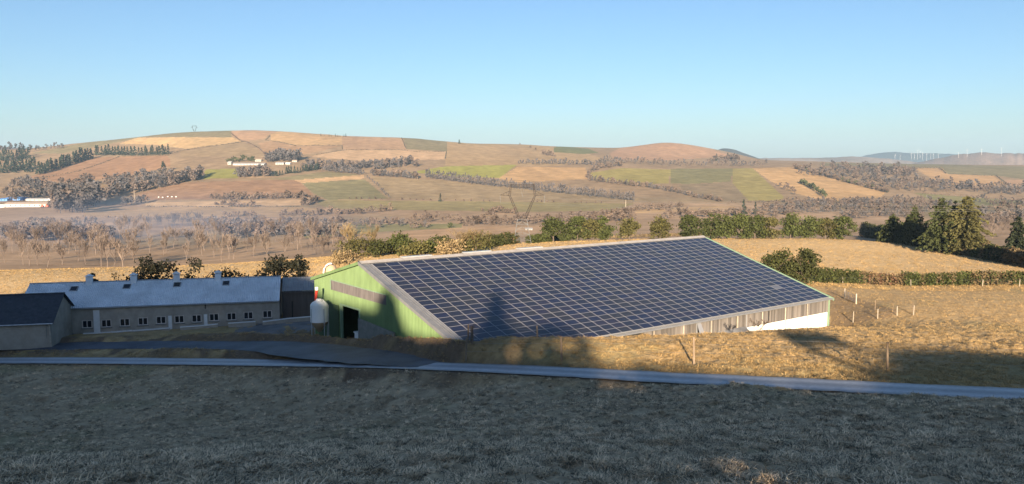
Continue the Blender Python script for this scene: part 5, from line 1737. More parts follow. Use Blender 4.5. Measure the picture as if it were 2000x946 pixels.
row_trees([(235, 402), (285, 396)], 9, 16, FT_S, 'grey tree beside the pale meadow strip', 'grey trees beside the pale meadow strip', jit=2)
row_trees([(520, 314), (550, 312), (585, 316)], 14, 17, FT_S, 'grey tree in the clump above the hillside farm', 'grey clump above the hillside farm', jit=4, wide=1.2)
row_trees([(440, 320), (455, 316), (475, 316), (500, 316)], 8, 10, FT_G, 'dark evergreen beside the long white farm shed', 'dark evergreens beside the farm shed', 'evergreen_tree', wide=.9, jit=1)
row_trees([(462, 347), (490, 344), (530, 342)], 16, 15, FT_S + FT_B, 'leafless tree right of the small green meadow', 'leafless trees right of the green meadow', jit=3)
row_trees([(530, 345), (570, 339), (625, 331)], 18, 11, FT_C, 'dark little conifer along the edge above the grey green field', 'dark conifers above the grey green field', 'conifer', wide=1.3, jit=1)
row_trees([(592, 330), (650, 328), (700, 330), (760, 327), (815, 323)], 36, 13, FT_S + FT_B, 'grey leafless tree in the wood belt below the pale hill field', 'wood belt below the pale hill field', jit=4, wide=1.2)
row_trees([(630, 334), (690, 340), (710, 341)], 14, 10, FT_S, 'bluish tree along the upper edge of the grey green field', 'bluish trees above the grey green field', jit=1.5)
row_trees([(725, 343), (770, 346), (815, 350)], 14, 11, FT_S + FT_E[:1], 'grey tree above the wide fallow field', 'grey trees above the wide fallow field', jit=1.5)
row_trees([(715, 347), (735, 362), (760, 388)], 11, 7, FT_S, 'small tree along the hedge climbing beside the fallow field', 'small trees beside the fallow field', jit=1, ordinal=True)
place_tree(860, 394, 17, FT_C, 'lone dark conifer in the middle of the wide fallow field', None, 300, 'conifer', wide=1.1, base_h=12)
place_tree(897, 281, 8, FT_C, 'single dark tree on the skyline left of the far hump', None, 900, 'conifer', wide=1.4, base_h=12)
place_tree(319, 338, 22, FT_C, 'lone dark conifer in the left woodland', None, 300, 'conifer', wide=1.7, base_h=12)
for i, px in enumerate([683, 696, 706, 721, 733, 745, 786, 801, 813, 826, 841, 890, 906, 920, 944, 956, 1049, 1058, 1069, 1081, 1123, 1135, 1146, 1163, 1175]):
    place_tree(px, 389 + (px - 683) * .017, trnd.uniform(3.5, 6), FT_E, ORD[i] + ' from the left in the dotted row of small shrubs across the slope', 'dotted row of small shrubs across the slope', 300, 'shrub', 'shrub', .7, 12)
for i, (px, py, h, w_, ms, lb) in enumerate([(878, 446, 12, 1.0, FT_G, 'dark clipped evergreen block beside the pinkish strip'), (664, 437, 14, 1.1, FT_E, 'bluish rounded bush left of the valley strip'), (956, 421, 12, 1.2, FT_E, 'brown thicket bush above the valley track'),
        (831, 427, 18, 1.0, FT_B, 'round bare tree in the middle of the valley'), (1452, 419, 30, 1.2, FT_C, 'grey conifer, left of the pair beyond the crest row'), (1475, 419, 24, 1.1, FT_C, 'smaller grey conifer, right of the pair beyond the crest row'), (1440, 420, 16, 1.0, FT_E, 'dark bush left of the grey conifer pair')]):
    place_tree(px, py, h, ms, lb, None, 300, 'tree' if 'tree' in lb or 'conifer' in lb else 'bush', 'tree' if 'tree' in lb or 'conifer' in lb else 'bush', w_, 12)
def bushes(pts, n, hpx, ms, label, group, jit=2, wide=1.0):
    row_trees(pts, n, hpx, ms, label, group, 'bush', 'bush', wide, jit, 300.0, .4)
bushes([(410, 389), (480, 389), (540, 388), (600, 387)], 20, 10, FT_B + FT_E, 'bush in the long row below the red brown field', 'row of bushes below the red brown field')
bushes([(418, 402), (440, 402), (465, 404), (500, 404)], 9, 9, FT_E, 'rounded bush on the pale meadow strip', 'rounded bushes on the pale meadow strip', 1)
bushes([(592, 401), (610, 398), (625, 392)], 8, 11, FT_E, 'dark bush in the gully at the foot of the grey green field', 'dark bushes in the gully', 1.5)
bushes([(430, 424), (470, 423), (500, 422)], 7, 9, FT_E, 'dark bush on the meadow edge left of the valley middle', 'dark bushes on the left meadow edge', 1)
bushes([(550, 420), (600, 421), (650, 419), (710, 417), (760, 411)], 18, 10, FT_E + FT_B, 'bush in the scattered line across the middle valley', 'scattered bushes across the middle valley', 1.5)
bushes([(540, 437), (620, 437), (700, 436), (780, 436)], 16, 8, FT_B + FT_E, 'low bush in the second line across the middle valley', 'second line of bushes across the valley', 2)
bushes([(800, 432), (850, 430), (900, 430)], 12, 12, FT_B, 'brown bush right of the round bare tree', 'brown bushes right of the round bare tree', 3)
bushes([(895, 440), (960, 437), (1050, 434), (1150, 431), (1240, 428)], 44, 12, FT_B + FT_E[:1], 'pinkish brown thicket bush behind the pylon', 'pinkish brown thicket behind the pylon', 4, 1.1)
bushes([(940, 414), (980, 417), (1010, 419)], 8, 10, FT_E, 'grey brown bush left of the pylon head', 'grey brown bushes left of the pylon head', 1)
bushes([(1160, 421), (1220, 416), (1280, 409), (1330, 405)], 20, 9, FT_B + FT_E, 'bush along the valley track right of the pylon', 'bushes along the track right of the pylon', 3)
bushes([(1290, 424), (1400, 420), (1500, 418)], 20, 11, FT_B + FT_E, 'purplish bush above the long green row', 'purplish bushes above the long green row', 5)
bushes([(1500, 420), (1580, 412), (1660, 410), (1760, 412), (1830, 410)], 40, 13, FT_B + FT_S, 'purplish bare bush in the thicket left of the conifers', 'purplish thicket left of the conifers', 6, 1.1)
bushes([(1530, 397), (1600, 396), (1700, 396), (1800, 392)], 26, 9, FT_S + FT_B, 'grey bush along the foot of the orange tan field', 'grey bushes below the orange tan field', 2)
bushes([(1900, 412), (1950, 408), (2010, 405)], 12, 10, FT_E + FT_B, 'dark bush at the right edge beyond the conifers', 'dark bushes at the right edge', 5)
bushes([(1147, 352), (1165, 355), (1260, 366), (1320, 376), (1360, 386), (1410, 394)], 34, 8, FT_E + FT_S, 'bush in the thick hedge under the speckled green field', 'thick hedge under the speckled green field', 1, .9)
bushes([(1148, 350), (1150, 338), (1175, 328), (1215, 324)], 14, 8, FT_E + FT_S, 'bush round the left end of the speckled green field', 'bushes round the speckled green field', 1.5, .9)
bushes([(1010, 320), (1080, 320), (1150, 322), (1220, 318)], 26, 8, FT_S, 'grey bush in the belt above the green crop', 'grey belt above the green crop', 2)
bushes([(1180, 312), (1240, 318), (1320, 322), (1420, 322), (1500, 322)], 36, 8, FT_S + FT_B, 'brown grey bush at the foot of the far dome', 'bushes at the foot of the far dome', 3)
bushes([(1392, 315), (1425, 313), (1440, 316)], 8, 10, FT_C + FT_E, 'dark tree clump below the blue hill', 'dark clump below the blue hill', 1, 1.0)
bushes([(1550, 328), (1600, 342), (1650, 355), (1690, 365), (1735, 378)], 34, 6.5, FT_E + FT_G[:1], 'bush in the dark diagonal hedge along the orange tan field', 'dark diagonal hedge along the orange tan field', .8, .8)
bushes([(1562, 357), (1590, 371), (1615, 386)], 14, 8, FT_G, 'bush in the short dark diagonal hedge', 'short dark diagonal hedge', .6, .7)
bushes([(1515, 366), (1540, 368), (1555, 380)], 10, 9, FT_B, 'brown bush in the small copse on the right slope', 'small brown copse on the right slope', 4)
bushes([(1625, 335), (1700, 338), (1780, 345)], 26, 12, FT_B + FT_S, 'brown tree in the wood right of the diagonal hedge', 'brown wood right of the diagonal hedge', 5, 1.1)
bushes([(1680, 362), (1760, 368), (1840, 370), (1920, 374), (2000, 378)], 44, 11, FT_B + FT_S, 'grey brown tree in the broad wood on the right slope', 'broad grey brown wood on the right slope', 6, 1.1)
bushes([(1010, 281), (1072, 300)], 4, 3, FT_E, 'tiny bush on the slope of the far hump', 'tiny bushes on the far hump', 1)
bushes([(1062, 303), (1085, 306)], 6, 6, FT_E, 'dark bush below the far hump', 'dark bushes below the far hump', 1)
bushes([(626, 266), (655, 267), (680, 268)], 9, 4, FT_C, 'tiny tree on the skyline above the dotted field', 'tiny skyline trees above the dotted field', .3)

for pts, n_, h_ in (([(1600, 334), (1700, 332), (1790, 338)], 22, 10), ([(1560, 336), (1640, 346), (1720, 350)], 22, 10), ([(1700, 352), (1780, 356), (1880, 366)], 26, 10), ([(1880, 368), (1950, 372), (2010, 374)], 18, 11),
                    ([(1490, 408), (1600, 404), (1720, 402), (1860, 400)], 40, 11), ([(1640, 424), (1740, 420), (1800, 424)], 18, 13), ([(1900, 430), (1950, 436), (2010, 432)], 16, 18), ([(1900, 392), (1960, 398), (2010, 402)], 14, 9)):
    bushes(pts, n_, h_, FT_B + FT_S, 'purplish tree in the woods of the right hand slope', 'woods of the right hand slope', 5, 1.1)
for pts, n_, h_ in (([(400, 447), (520, 444), (640, 446)], 34, 17), ([(440, 460), (560, 458), (680, 462)], 34, 22), ([(0, 470), (120, 466), (220, 466)], 24, 26), ([(20, 446), (120, 442), (200, 440)], 16, 14), ([(690, 446), (760, 440), (840, 444)], 14, 13)):
    row_trees(pts, n_, h_, FT_B + FT_S, 'hazy leafless tree in the left valley floor', 'hazy leafless trees on the left valley floor', jit=5, wide=1.0)
build_trees()

# field boundaries on the hill
for i, (lb, pts, h, m) in enumerate([
    ('thin hedge under the bright hilltop field', [(340, 299), (365, 293), (430, 284), (478, 277)], 2.2, 'far_hedge'),
    ('crooked hedge down the gully of the left hill', [(452, 262), (468, 275), (482, 278), (505, 290), (520, 304)], 3.4, 'far_scrub'),
    ('thin hedge below the long hilltop field', [(527, 266), (518, 275), (545, 278), (580, 286), (668, 285), (669, 293)], 2.2, 'far_hedge'),
    ('thin hedge above the pale pinkish field', [(618, 303), (668, 294), (780, 293), (815, 297), (872, 297), (869, 311)], 2.0, 'far_hedge'),
    ('thin hedge between the dotted and the shoulder field', [(784, 270), (793, 291)], 2.0, 'far_hedge'),
    ('hedge under the left wood', [(60, 352), (150, 336), (235, 306), (330, 304)], 2.4, 'far_hedge'),
    ('stepped dark hedge between the far right fields', [(1640, 328), (1835, 329), (1848, 340), (1945, 344), (1968, 361), (2060, 362)], 3.0, 'far_hedge'),
    ('dark hedge behind the lone conifer', [(1800, 379), (1900, 385), (2060, 395)], 3.0, 'far_scrub'),
    ('brown hedge below the right green fields', [(1420, 398), (1530, 394), (1640, 394)], 3.0, 'far_scrub'),
    ('thin hedge along the foot of the pale meadow strip', [(283, 404), (400, 405), (585, 404)], 1.2, 'far_hedge'),
    ('hedge line below the tan meadow of the left valley', [(160, 424), (330, 427), (420, 430)], 1.6, 'far_scrub')]):
    ln = gline(pts, 10, 300)
    off = ln[len(ln) // 2]
    o = link('hedgerow', hedge_mesh('hedgerow', ln, h, h * .9, M[m], 500 + i, 1.5, 1.1, off, hvar=.3), None, off)
    tag(o, lb, 'hedge')

# ------------------------------------------------------------------ pylons, cables, turbines
def beam(mb, a, b, r=.05): mb.tube([a, b], r, 4, cap=False)
def lattice_leg(mb, a, b, wa, wb, n, r, ux, uy):
    """square lattice column from a to b"""
    prev = None
    for i in range(n + 1):
        t = i / n
        c = a.lerp(b, t); w_ = wa + (wb - wa) * t
        ring = [c + ux * (sx * w_) + uy * (sy * w_) for sx, sy in ((-1, -1), (1, -1), (1, 1), (-1, 1))]
        if prev:
            for k in range(4):
                beam(mb, prev[k], ring[k], r)
                beam(mb, prev[k], ring[(k + 1) % 4], r * .6)
                beam(mb, ring[k], ring[(k + 1) % 4], r * .6)
        prev = ring
def pylon(foot, unit, label, y_scale=1.0, rotz=0.0, thick=1.0):
    """cat-head lattice pylon; unit = metres per photo pixel of the near one"""
    t = thing('pylon', label, 'pylon', foot)
    X, Y = Vector((1, 0, 0)), Vector((0, 1, 0))
    p = lambda x, z, y=0: foot + X * (x * unit) + UP * (z * unit) + Y * (y * unit)
    r = .045 * thick
    rl = .05 * thick
    for sx in (-1, 1):
        for sy in (-1, 1):
            mb = MB()
            a, b = p(18 * sx, -3, 14 * sy), p(9 * sx, 48, 7 * sy)
            beam(mb, a, b, r * 1.4)
            for k in range(5):
                t0, t1 = k / 5, (k + 1) / 5
                a0, a1 = a.lerp(b, t0), a.lerp(b, t1)
                c0 = p(18 * sx, -3, -14 * sy).lerp(p(9 * sx, 48, -7 * sy), t1); d0 = p(-18 * sx, -3, 14 * sy).lerp(p(-9 * sx, 48, 7 * sy), t1)
                beam(mb, a0, a0.lerp(c0, .5), r * .8); beam(mb, a0, a0.lerp(d0, .5), r * .8)
                beam(mb, a1, a1.lerp(c0, .5), r * .6); beam(mb, a1, a1.lerp(d0, .5), r * .6)
            part('leg', mb, M['latticepale'], t)
    for sx in (-1, 1):
        mb = MB()
        lattice_leg(mb, p(5 * sx, 48), p(25 * sx, 95), 3.0 * unit, 1.6 * unit, 7, rl, X, Y)
        lattice_leg(mb, p(25 * sx, 95), p(22 * sx, 116), 2.0 * unit, 1.4 * unit, 3, rl, X, Y)
        part('fork', mb, M['lattice'], t)
        mb = MB()
        for sy in (-1, 1):
            beam(mb, p(26 * sx, 103, 2 * sy), p(43 * sx, 95), r); beam(mb, p(26 * sx, 94, 2 * sy), p(43 * sx, 95), r)
            for k in (.35, .7): beam(mb, p(26 * sx, 103, 2 * sy).lerp(p(43 * sx, 95), k), p(26 * sx, 94, 2 * sy).lerp(p(43 * sx, 95), k - .2), r * .6)
        part('arm', mb, M['lattice'], t)
        mb = MB(); beam(mb, p(43 * sx, 95), p(43 * sx, 80), .05 * thick); part('insulator', mb, M['latticepale'], t)
    mb = MB()
    lattice_leg(mb, p(-23, 113), p(23, 113), 2.6 * unit, 2.6 * unit, 9, rl * .9, UP, Y)
    part('bridge', mb, M['lattice'], t)
    mb = MB(); beam(mb, p(-3, 108), p(0, 92), r * .7); beam(mb, p(3, 108), p(0, 92), r * .7); part('insulator', mb, M['latticepale'], t)
    return t, [p(-43, 80), p(0, 92), p(43, 80), p(-22, 118), p(22, 118)]
YP = 226.0
foot = Vector(P(1020, 478, YP)); foot.z = float(ground(foot.x, foot.y)[0])
_, hang = pylon(foot, YP / FPX, 'lattice pylon with a forked cat head standing at the edge of the summer field', thick=1.0)
f2 = Vector(P(380, 262, 2560))
_, hang2 = pylon(f2 - UP * 4, .22 * 2560 / 1597 * .72, 'faint forked pylon head above the left hilltop', thick=2.6)
# cables run on from the near pylon to the right, over the pasture
for i, (hp, pe) in enumerate(zip(hang[:3], [(2250, 408, 190), (2250, 396, 184), (2250, 402, 178)])):
    e = Vector(P(*pe)); mb = MB()
    pts = [hp.lerp(e, k / 24) - UP * (16.0 * (k / 24) * (1 - k / 24)) * .35 for k in range(25)]
    mb.tube(pts, .022, 3, cap=False)
    solo('power_cable', mb, M['latticepale'], ['lowest', 'highest', 'middle'][i] + ' of the thin power cables running right from the pylon', 'cable', tuple(hp), 'power cables from the pylon')
# a slim white pole in the valley and one in the left woodland
for px, pt, pb, lb in ((1222, 391, 411, 'slim pale pole standing in the valley right of the pylon'), (263, 371, 396, 'slim pale pole beside the pale meadow strip on the left')):
    g = G(px, pb, 300); h = (pb - pt) * g.y / FPX
    mb = MB(); mb.tube([g - UP * .5, g + UP * h], [.28, .2], 6); solo('pole', mb, M['palepost'], lb, 'pole', tuple(g))
TURB = [(1748, 308, 303, 7), (1758, 309, 304, 6), (1780, 308, 299, 9), (1786, 309, 301, 8), (1792, 308, 294, 12), (1797, 306, 296, 11), (1802, 309, 299, 9), (1810, 311, 301, 9), (1818, 308, 302, 7), (1823, 309, 302, 7), (1833, 307, 301, 7),
        (1872, 304, 299, 7), (1889, 302, 293, 9), (1917, 299, 292, 9), (1956, 301, 290, 9)]
for i, (px, pb, ph_, rl) in enumerate(TURB):
    D = 8700.0 if px < 1860 else 5300.0
    b = Vector(P(px, pb + 2, D)); hub = Vector(P(px, ph_, D))
    u = D / FPX
    lb = 'white wind turbine on the horizon, ' + ORD[i] + ' from the left'
    t = thing('wind_turbine', lb, 'wind turbine', b, 'wind turbines on the horizon')
    mb = MB(); mb.tube([b - UP * 8, hub], [u * .17, u * .10], 6); part('tower', mb, M['white'], t)
    mb = MB(); mb.box(hub - Vector((0, u * .1, 0)), (u * .2, 0, 0), (0, u * .45, 0), (0, 0, u * .2)); part('nacelle', mb, M['white'], t)
    a0 = trnd.random() * 2
    for k in range(3):
        a = a0 + k * 2.094; d = Vector((math.sin(a), 0, math.cos(a)))
        mb = MB(); mb.tube([hub - Vector((0, u * .6, 0)), hub - Vector((0, u * .6, 0)) + d * u * rl * .42], [u * .10, u * .04], 4); part('blade', mb, M['white'], t)

# ------------------------------------------------------------------ far buildings
def house(px, py, wpx, hpx, label, wallm, roofm, deep=9.0, rh=.5, win=3, y0=300.0, name='house', cat='house', rot=0.0):
    g = G(px, py, y0); u = g.y / FPX
    W, H = wpx * u / 2, hpx * u
    t = thing(name, label, cat, g)
    t.rotation_euler = (0, 0, rot)
    q = lambda x, y, z: g + Vector((x, y, z))
    mb = MB()
    mb.add([q(-W, 0, -1.5), q(W, 0, -1.5), q(W, 0, H), q(-W, 0, H)], [(0, 1, 2, 3)])
    mb.add([q(-W, deep, -1.5), q(W, deep, -1.5), q(W, deep, H), q(-W, deep, H)], [(3, 2, 1, 0)])
    top = H + rh * H
    for s_ in (-1, 1): mb.add([q(s_ * W, 0, -1.5), q(s_ * W, deep, -1.5), q(s_ * W, deep, H), q(s_ * W, deep / 2, top), q(s_ * W, 0, H)], [(0, 1, 2, 3, 4)])
    part('wall', mb, wallm, t)
    mb = MB()
    for s_ in (0, 1):
        y0_, y1_ = (-.4, deep / 2) if not s_ else (deep + .4, deep / 2)
        p = [q(-W - .4, y0_, H - .05), q(W + .4, y0_, H - .05), q(W + .4, y1_, top + .05), q(-W - .4, y1_, top + .05)]
        mb.hexa(p + [v_ + UP * .25 for v_ in p])
    part('roof', mb, roofm, t)
    for k in range(win):
        x = W * (-0.8 + 1.6 * (k + .5) / win)
        mb = MB(); mb.box(q(x, -.06, H * .55), (min(.7, W * .5 / win + .3), 0, 0), (0, .05, 0), (0, 0, H * .2)); part('window', mb, M['glass'], t)
    return t
house(486, 323, 62, 2.6, 'long white walled shed of the hillside farm', M['offwhite'], M['fibro2'], 14, .7, 8, name='farm_shed', cat='farm building')
house(448, 322, 7, 4.0, 'small white gable house left of the long farm shed', M['offwhite'], M['fibro2'], 9, .6, 2)
house(504, 316, 12, 3.2, 'pale house above the long farm shed', M['offwhite'], M['tilem'], 9, .6, 3)
house(546, 322, 16, 3.0, 'small pale barn right of the long farm shed', M['offwhite'], M['fibro2'], 10, .6, 3, name='farm_shed', cat='farm building')
house(575, 317, 9, 2.6, 'white house at the right end of the hillside farm', M['offwhite'], M['tilem'], 9, .6, 2)
house(562, 322, 9, 2.6, 'low shed between the pale barn and the white house', M['offwhite'], M['fibro'], 9, .6, 2, name='farm_shed', cat='farm building')
house(237, 361, 15, 3.6, 'white house half hidden in the left woodland', M['offwhite'], M['fibro2'], 9, .7, 3)
house(224, 364, 6, 4.6, 'narrow white house gable beside the half hidden house', M['offwhite'], M['fibro'], 9, .6, 1)
house(1651, 418, 4, 3, 'small white house among the purplish bushes', M['offwhite'], M['fibro2'], 8, .6, 1)
house(1033, 450, 13, 1.8, 'low white roofed farm buildings glimpsed behind the pylon feet', M['offwhite'], M['offwhite'], 9, .9, 2, name='farm_shed', cat='farm building')
house(28, 392, 32, 5.0, 'bright blue metal shed at the left edge', M['bluem'], M['bluem'], 18, .25, 3, name='industrial_shed', cat='shed')
house(6, 393, 16, 4.0, 'smaller blue shed cut by the left edge', M['bluem'], M['bluem'], 18, .25, 2, name='industrial_shed', cat='shed')
house(49, 405, 82, 5.5, 'long grey shed with a tan roof in front of the blue shed', M['greym'], M['tilem'], 16, .55, 7, name='industrial_shed', cat='shed')
house(72, 393, 44, 3.4, 'low white roofed shed behind the long grey shed', M['offwhite'], M['offwhite'], 12, .5, 4, name='industrial_shed', cat='shed')
house(100, 399, 15, 3.4, 'small tan shed right of the long grey shed', M['tilem'], M['offwhite'], 8, .5, 2, name='industrial_shed', cat='shed')
def tank(px, py, rpx, hpx, m, label):
    g = G(px, py, 300); u = g.y / FPX
    mb = MB(); mb.lathe(g, [(rpx * u, -1), (rpx * u, hpx * u * .75), (rpx * u * .7, hpx * u * .95), (.05, hpx * u)], 14)
    solo('storage_tank', mb, m, label, 'tank', tuple(g), smoothf=True)
tank(46, 391, 3, 4.5, M['white'], 'white storage tank right of the bright blue shed')
tank(97, 393, 3.2, 4.5, M['white'], 'white storage tank right of the white roofed shed')
tank(4, 405, 7, 5.5, M['white'], 'broad white tank in front at the left edge')
for i, (px, py, w_) in enumerate([(83, 406, 5), (92, 406, 6), (124, 399, 7)]):
    g = G(px, py, 300); u = g.y / FPX
    t = thing('loader', ['orange red machine parked left in front of the sheds', 'orange red machine parked right in front of the sheds', 'small orange machine parked beside the trees'][i], 'machine', g)
    mb = MB(); mb.box(g + UP * 2.0, (w_ * u * .5, 0, 0), (0, 1.2, 0), (0, 0, .9)); mb.box(g + UP * 3.4 + Vector((-w_ * u * .15, 0, 0)), (w_ * u * .2, 0, 0), (0, 1.0, 0), (0, 0, .7)); part('body', mb, M['orange'], t)
    for s_ in (-1, 1):
        mb = MB(); c = g + Vector((s_ * w_ * u * .33, -1.3, .9)); mb.tube([c, c + Vector((0, 2.6, 0))], .95, 10); part('wheel', mb, M['black'], t)
for i, (px, py) in enumerate([(310, 386), (318, 386.5), (328, 385), (336, 385.5), (344, 385.5)]):
    g = G(px, py, 300); mb = MB(); mb.tube([g + Vector((-.9, 0, .6)), g + Vector((.9, 0, .6))], .65, 10)
    solo('wrapped_bale', mb, M['white'], ORD[i] + ' from the left of the white wrapped bales on the slope', 'bale', tuple(g), 'white wrapped bales on the left slope')

# ------------------------------------------------------------------ grass
def tuft_obj(name, seed, nb, L, wdt, flat, m):
    rnd = random.Random(seed)
    mb = MB()
    for k in range(nb):
        a = rnd.random() * 6.283; l = L * rnd.uniform(.5, 1.2)
        x, y = rnd.gauss(0, .09), rnd.gauss(0, .09)
        d = Vector((math.cos(a), math.sin(a), 0)); s = Vector((-d.y, d.x, 0)) * wdt * rnd.uniform(.6, 1.3)
        e0_ = rnd.uniform(.25, 1.0) * flat
        p0 = Vector((x, y, -.03)); p1 = p0 + d * l * .45 + UP * l * e0_; p2 = p1 + d * l * .55 + UP * l * (e0_ * .3 - .12)
        b = len(mb.v)
        mb.v += [tuple(p0 - s), tuple(p0 + s), tuple(p1 + s * .8), tuple(p1 - s * .8), tuple(p2)]
        mb.f += [[b, b + 1, b + 2, b + 3], [b + 3, b + 2, b + 4]]; mb.m += [0, 0]
    me = mb.mesh(name, m)
    return bpy.data.objects.new(name, me)          # only a source for the scatter, not linked to the scene
g_straw = mat('grass_straw', (0.42, 0.285, 0.125), 0.9, 0.2, 6.0, 0.1, objvar=.45)
g_dull = mat('grass_dull', (0.26, 0.185, 0.085), 0.9, 0.25, 6.0, 0.1, objvar=.45)
TUFTS = [tuft_obj('grass_tuft', 1, 22, .20, .007, .45, g_straw), tuft_obj('grass_tuft', 2, 18, .24, .008, .6, g_straw), tuft_obj('grass_tuft', 3, 24, .17, .007, .35, g_dull), tuft_obj('grass_tuft', 4, 20, .22, .009, .75, g_straw)]

g_lifted = mat('grass_frost_lifted', (0.80, 0.60, 0.385), 0.9, 0.15, 6.0, 0.1, objvar=.4)  # frosted straw, brightened and warmed to offset the dim blue shade
g_grey = mat('grass_grey', (0.56, 0.43, 0.27), 0.9, 0.2, 6.0, 0.1, objvar=.4)  # duller straw, lifted in the same way
g_dark = mat('grass_dark', (0.14, 0.125, 0.085), 0.9, 0.2, 6.0, 0.1, objvar=.3)  # darker tufts mixed among the pale ones
SHADE_TUFTS = [tuft_obj('grass_tuft', 11, 22, .22, .007, .30, g_lifted), tuft_obj('grass_tuft', 12, 18, .26, .008, .38, g_lifted), tuft_obj('grass_tuft', 13, 24, .17, .007, .30, g_grey),
         tuft_obj('grass_tuft', 14, 20, .22, .009, .5, g_grey), tuft_obj('grass_tuft', 15, 20, .20, .009, .5, g_dark), tuft_obj('grass_tuft', 16, 26, .15, .010, .4, g_dark)]

def scatter(name, label, pts, scale, seed, srcs):
    me = bpy.data.meshes.new(name)
    me.vertices.add(len(pts)); me.vertices.foreach_set('co', np.asarray(pts, np.float32).ravel())
    a = me.attributes.new('size', 'FLOAT', 'POINT'); a.data.foreach_set('value', np.asarray(scale, np.float32))
    rng = np.random.default_rng(seed)
    r3 = np.stack([rng.normal(0, .15, len(pts)), rng.normal(0, .15, len(pts)), rng.random(len(pts)) * 6.283], 1)
    a = me.attributes.new('turn', 'FLOAT_VECTOR', 'POINT'); a.data.foreach_set('vector', r3.astype(np.float32).ravel())
    a = me.attributes.new('pick', 'INT', 'POINT'); a.data.foreach_set('value', rng.integers(0, len(srcs), len(pts)).astype(np.int32))
    me.update()
    o = link(name, me)
    ng = bpy.data.node_groups.new(name, 'GeometryNodeTree')
    ng.interface.new_socket('Geometry', in_out='INPUT', socket_type='NodeSocketGeometry')
    ng.interface.new_socket('Geometry', in_out='OUTPUT', socket_type='NodeSocketGeometry')
    n, l = ng.nodes, ng.links
    gi, go = n.new('NodeGroupInput'), n.new('NodeGroupOutput')
    iop = n.new('GeometryNodeInstanceOnPoints')
    j = n.new('GeometryNodeJoinGeometry')
    for s_ in reversed(srcs):
        oi = n.new('GeometryNodeObjectInfo'); oi.inputs['Object'].default_value = s_; oi.inputs['As Instance'].default_value = True
        l.new(oi.outputs['Geometry'], j.inputs['Geometry'])
    def at(nm, ty):
        k = n.new('GeometryNodeInputNamedAttribute'); k.data_type = ty; k.inputs['Name'].default_value = nm
        return [s_ for s_ in k.outputs if s_.enabled and s_.name == 'Attribute'][0]
    l.new(gi.outputs[0], iop.inputs['Points'])
    l.new(j.outputs[0], iop.inputs['Instance'])
    iop.inputs['Pick Instance'].default_value = True
    l.new(at('pick', 'INT'), iop.inputs['Instance Index'])
    l.new(at('turn', 'FLOAT_VECTOR'), iop.inputs['Rotation'])
    l.new(at('size', 'FLOAT'), iop.inputs['Scale'])
    l.new(iop.outputs[0], go.inputs[0])
    md = o.modifiers.new('scatter', 'NODES'); md.node_group = ng
    tag(o, label, 'grass', None, 'stuff')
    return o

def grass_points(n, y0, y1, p, smax, seed, patch=.42):
    rng = np.random.default_rng(seed)
    u = rng.random(n)
    y = (y0 ** (1 - p) + u * (y1 ** (1 - p) - y0 ** (1 - p))) ** (1 / (1 - p))
    x = rng.uniform(-smax, smax, n) * y
    k = fbm(x * .8, y * .8, 77, 3) > patch
    d, _ = near_line(x, y, ROADL); k &= d > ROAD_HW + .12
    k &= edge_track(x, y) > .25
    k &= sd_barn(x, y) > .6
    # keep clear of the yard and the houses
    dx, dy = x - e0.x, y - e0.y
    a = dx * SA.x + dy * SA.y; nn = dx * SN.x + dy * SN.y
    k &= ~((a > -15) & (a < 60) & (nn > -6.5) & (nn < 14))
    dx, dy = x - oc.x, y - oc.y
    a = dx * SA.x + dy * SA.y; nn = dx * SN.x + dy * SN.y
    k &= ~((a > -.5) & (a < 20) & (nn > -.5) & (nn < 11))
    x, y = x[k], y[k]
    z = ground(x, y, True)
    return np.stack([x, y, z], 1), rng
p, rng = grass_points(230000, 16, 92, 1.35, .70, 1, .25)
p = p[p[:, 1] < np.interp(p[:, 0], ROADL[:, 0], ROADL[:, 1]) - 1.0]
p = p[fbm(p[:, 0] * 1.5, p[:, 1] * 1.2, 99, 3) > .41]
scatter('meadow_grass', 'matted dry grass of the shaded foreground slope', p, np.random.default_rng(4).uniform(.6, 1.2, len(p)) * (.75 + .7 * fbm(p[:, 0] * .9, p[:, 1] * .6, 88, 3)), 5, SHADE_TUFTS)
p, rng = grass_points(120000, 46, 140, 1.6, .72, 2, .36)
p = p[((p[:, 0] > -32) | (p[:, 1] < 104)) & (p[:, 1] > np.interp(p[:, 0], ROADL[:, 0], ROADL[:, 1]) + 1.0)]
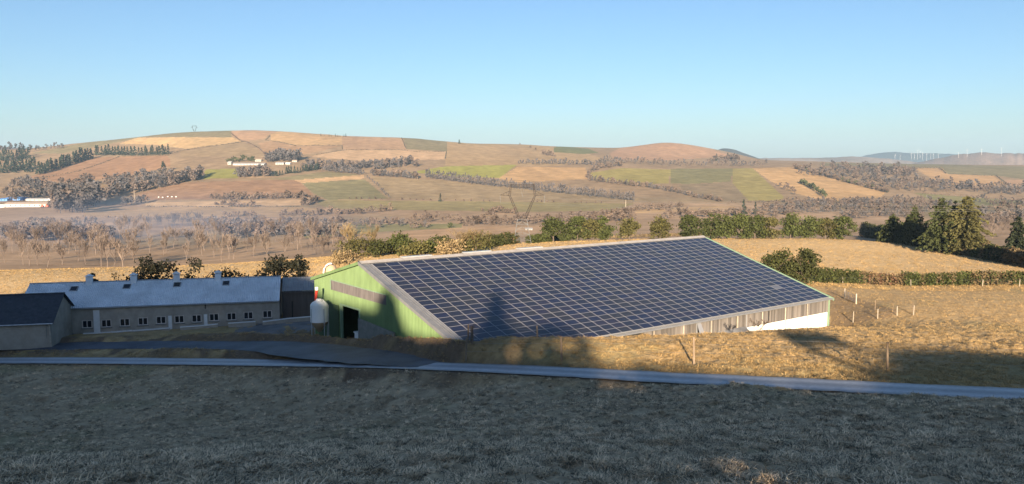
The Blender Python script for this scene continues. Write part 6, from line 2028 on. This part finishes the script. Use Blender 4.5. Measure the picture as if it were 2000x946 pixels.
scatter('pasture_grass', 'dry straw grass on the banks and pasture round the barn', p, rng.uniform(.6, 1.2, len(p)), 6, TUFTS)
p, rng = grass_points(60000, 140, 285, 1.2, .75, 3, .30)
scatter('hay_stubble', 'bleached stubble of the summer field behind the barn', p, rng.uniform(1.2, 2.4, len(p)), 7, TUFTS)

# ------------------------------------------------------------------ air
sc_ = Vector(P(300, 462, 560))
sb2 = MB()
sb2.abox(-1, 1, -1, 1, -1, 1)
ms = bpy.data.materials.new('smoke')
ms.use_nodes = True
n, l = ms.node_tree.nodes, ms.node_tree.links
for k in list(n):
    if k.type == 'BSDF_PRINCIPLED': n.remove(k)
pv = n.new('ShaderNodeVolumePrincipled')
pv.inputs['Color'].default_value = (0.42, 0.60, 1.0, 1)
tc = n.new('ShaderNodeTexCoord'); gr = n.new('ShaderNodeTexGradient'); gr.gradient_type = 'SPHERICAL'
l.new(tc.outputs['Object'], gr.inputs['Vector'])
mu = n.new('ShaderNodeMath'); mu.operation = 'MULTIPLY'; mu.inputs[1].default_value = 0.0017
l.new(gr.outputs['Fac'], mu.inputs[0]); l.new(mu.outputs['Value'], pv.inputs['Density'])
l.new(pv.outputs['Volume'], n['Material Output'].inputs['Volume'])
so2 = link('smoke', sb2.mesh('smoke', ms), None, sc_ + UP * 4)
so2.scale = (190, 170, 30)
tag(so2, 'drifting bluish wood smoke over the leafless trees of the left valley', 'smoke', None, 'stuff')

hb = MB()
hb.abox(-9500, 9500, -420, 13000, -135, 330)
m = bpy.data.materials.new('air')
m.use_nodes = True
n, l = m.node_tree.nodes, m.node_tree.links
for k in list(n):
    if k.type == 'BSDF_PRINCIPLED': n.remove(k)
pv = n.new('ShaderNodeVolumePrincipled')
pv.inputs['Color'].default_value = (0.50, 0.74, 1.0, 1)
pv.inputs['Density'].default_value = 0.00007
pv.inputs['Anisotropy'].default_value = 0.0
l.new(pv.outputs['Volume'], n['Material Output'].inputs['Volume'])
o = link('haze', hb.mesh('haze', m))
tag(o, 'thin pale haze in the air over the valley', 'haze', None, 'stuff')
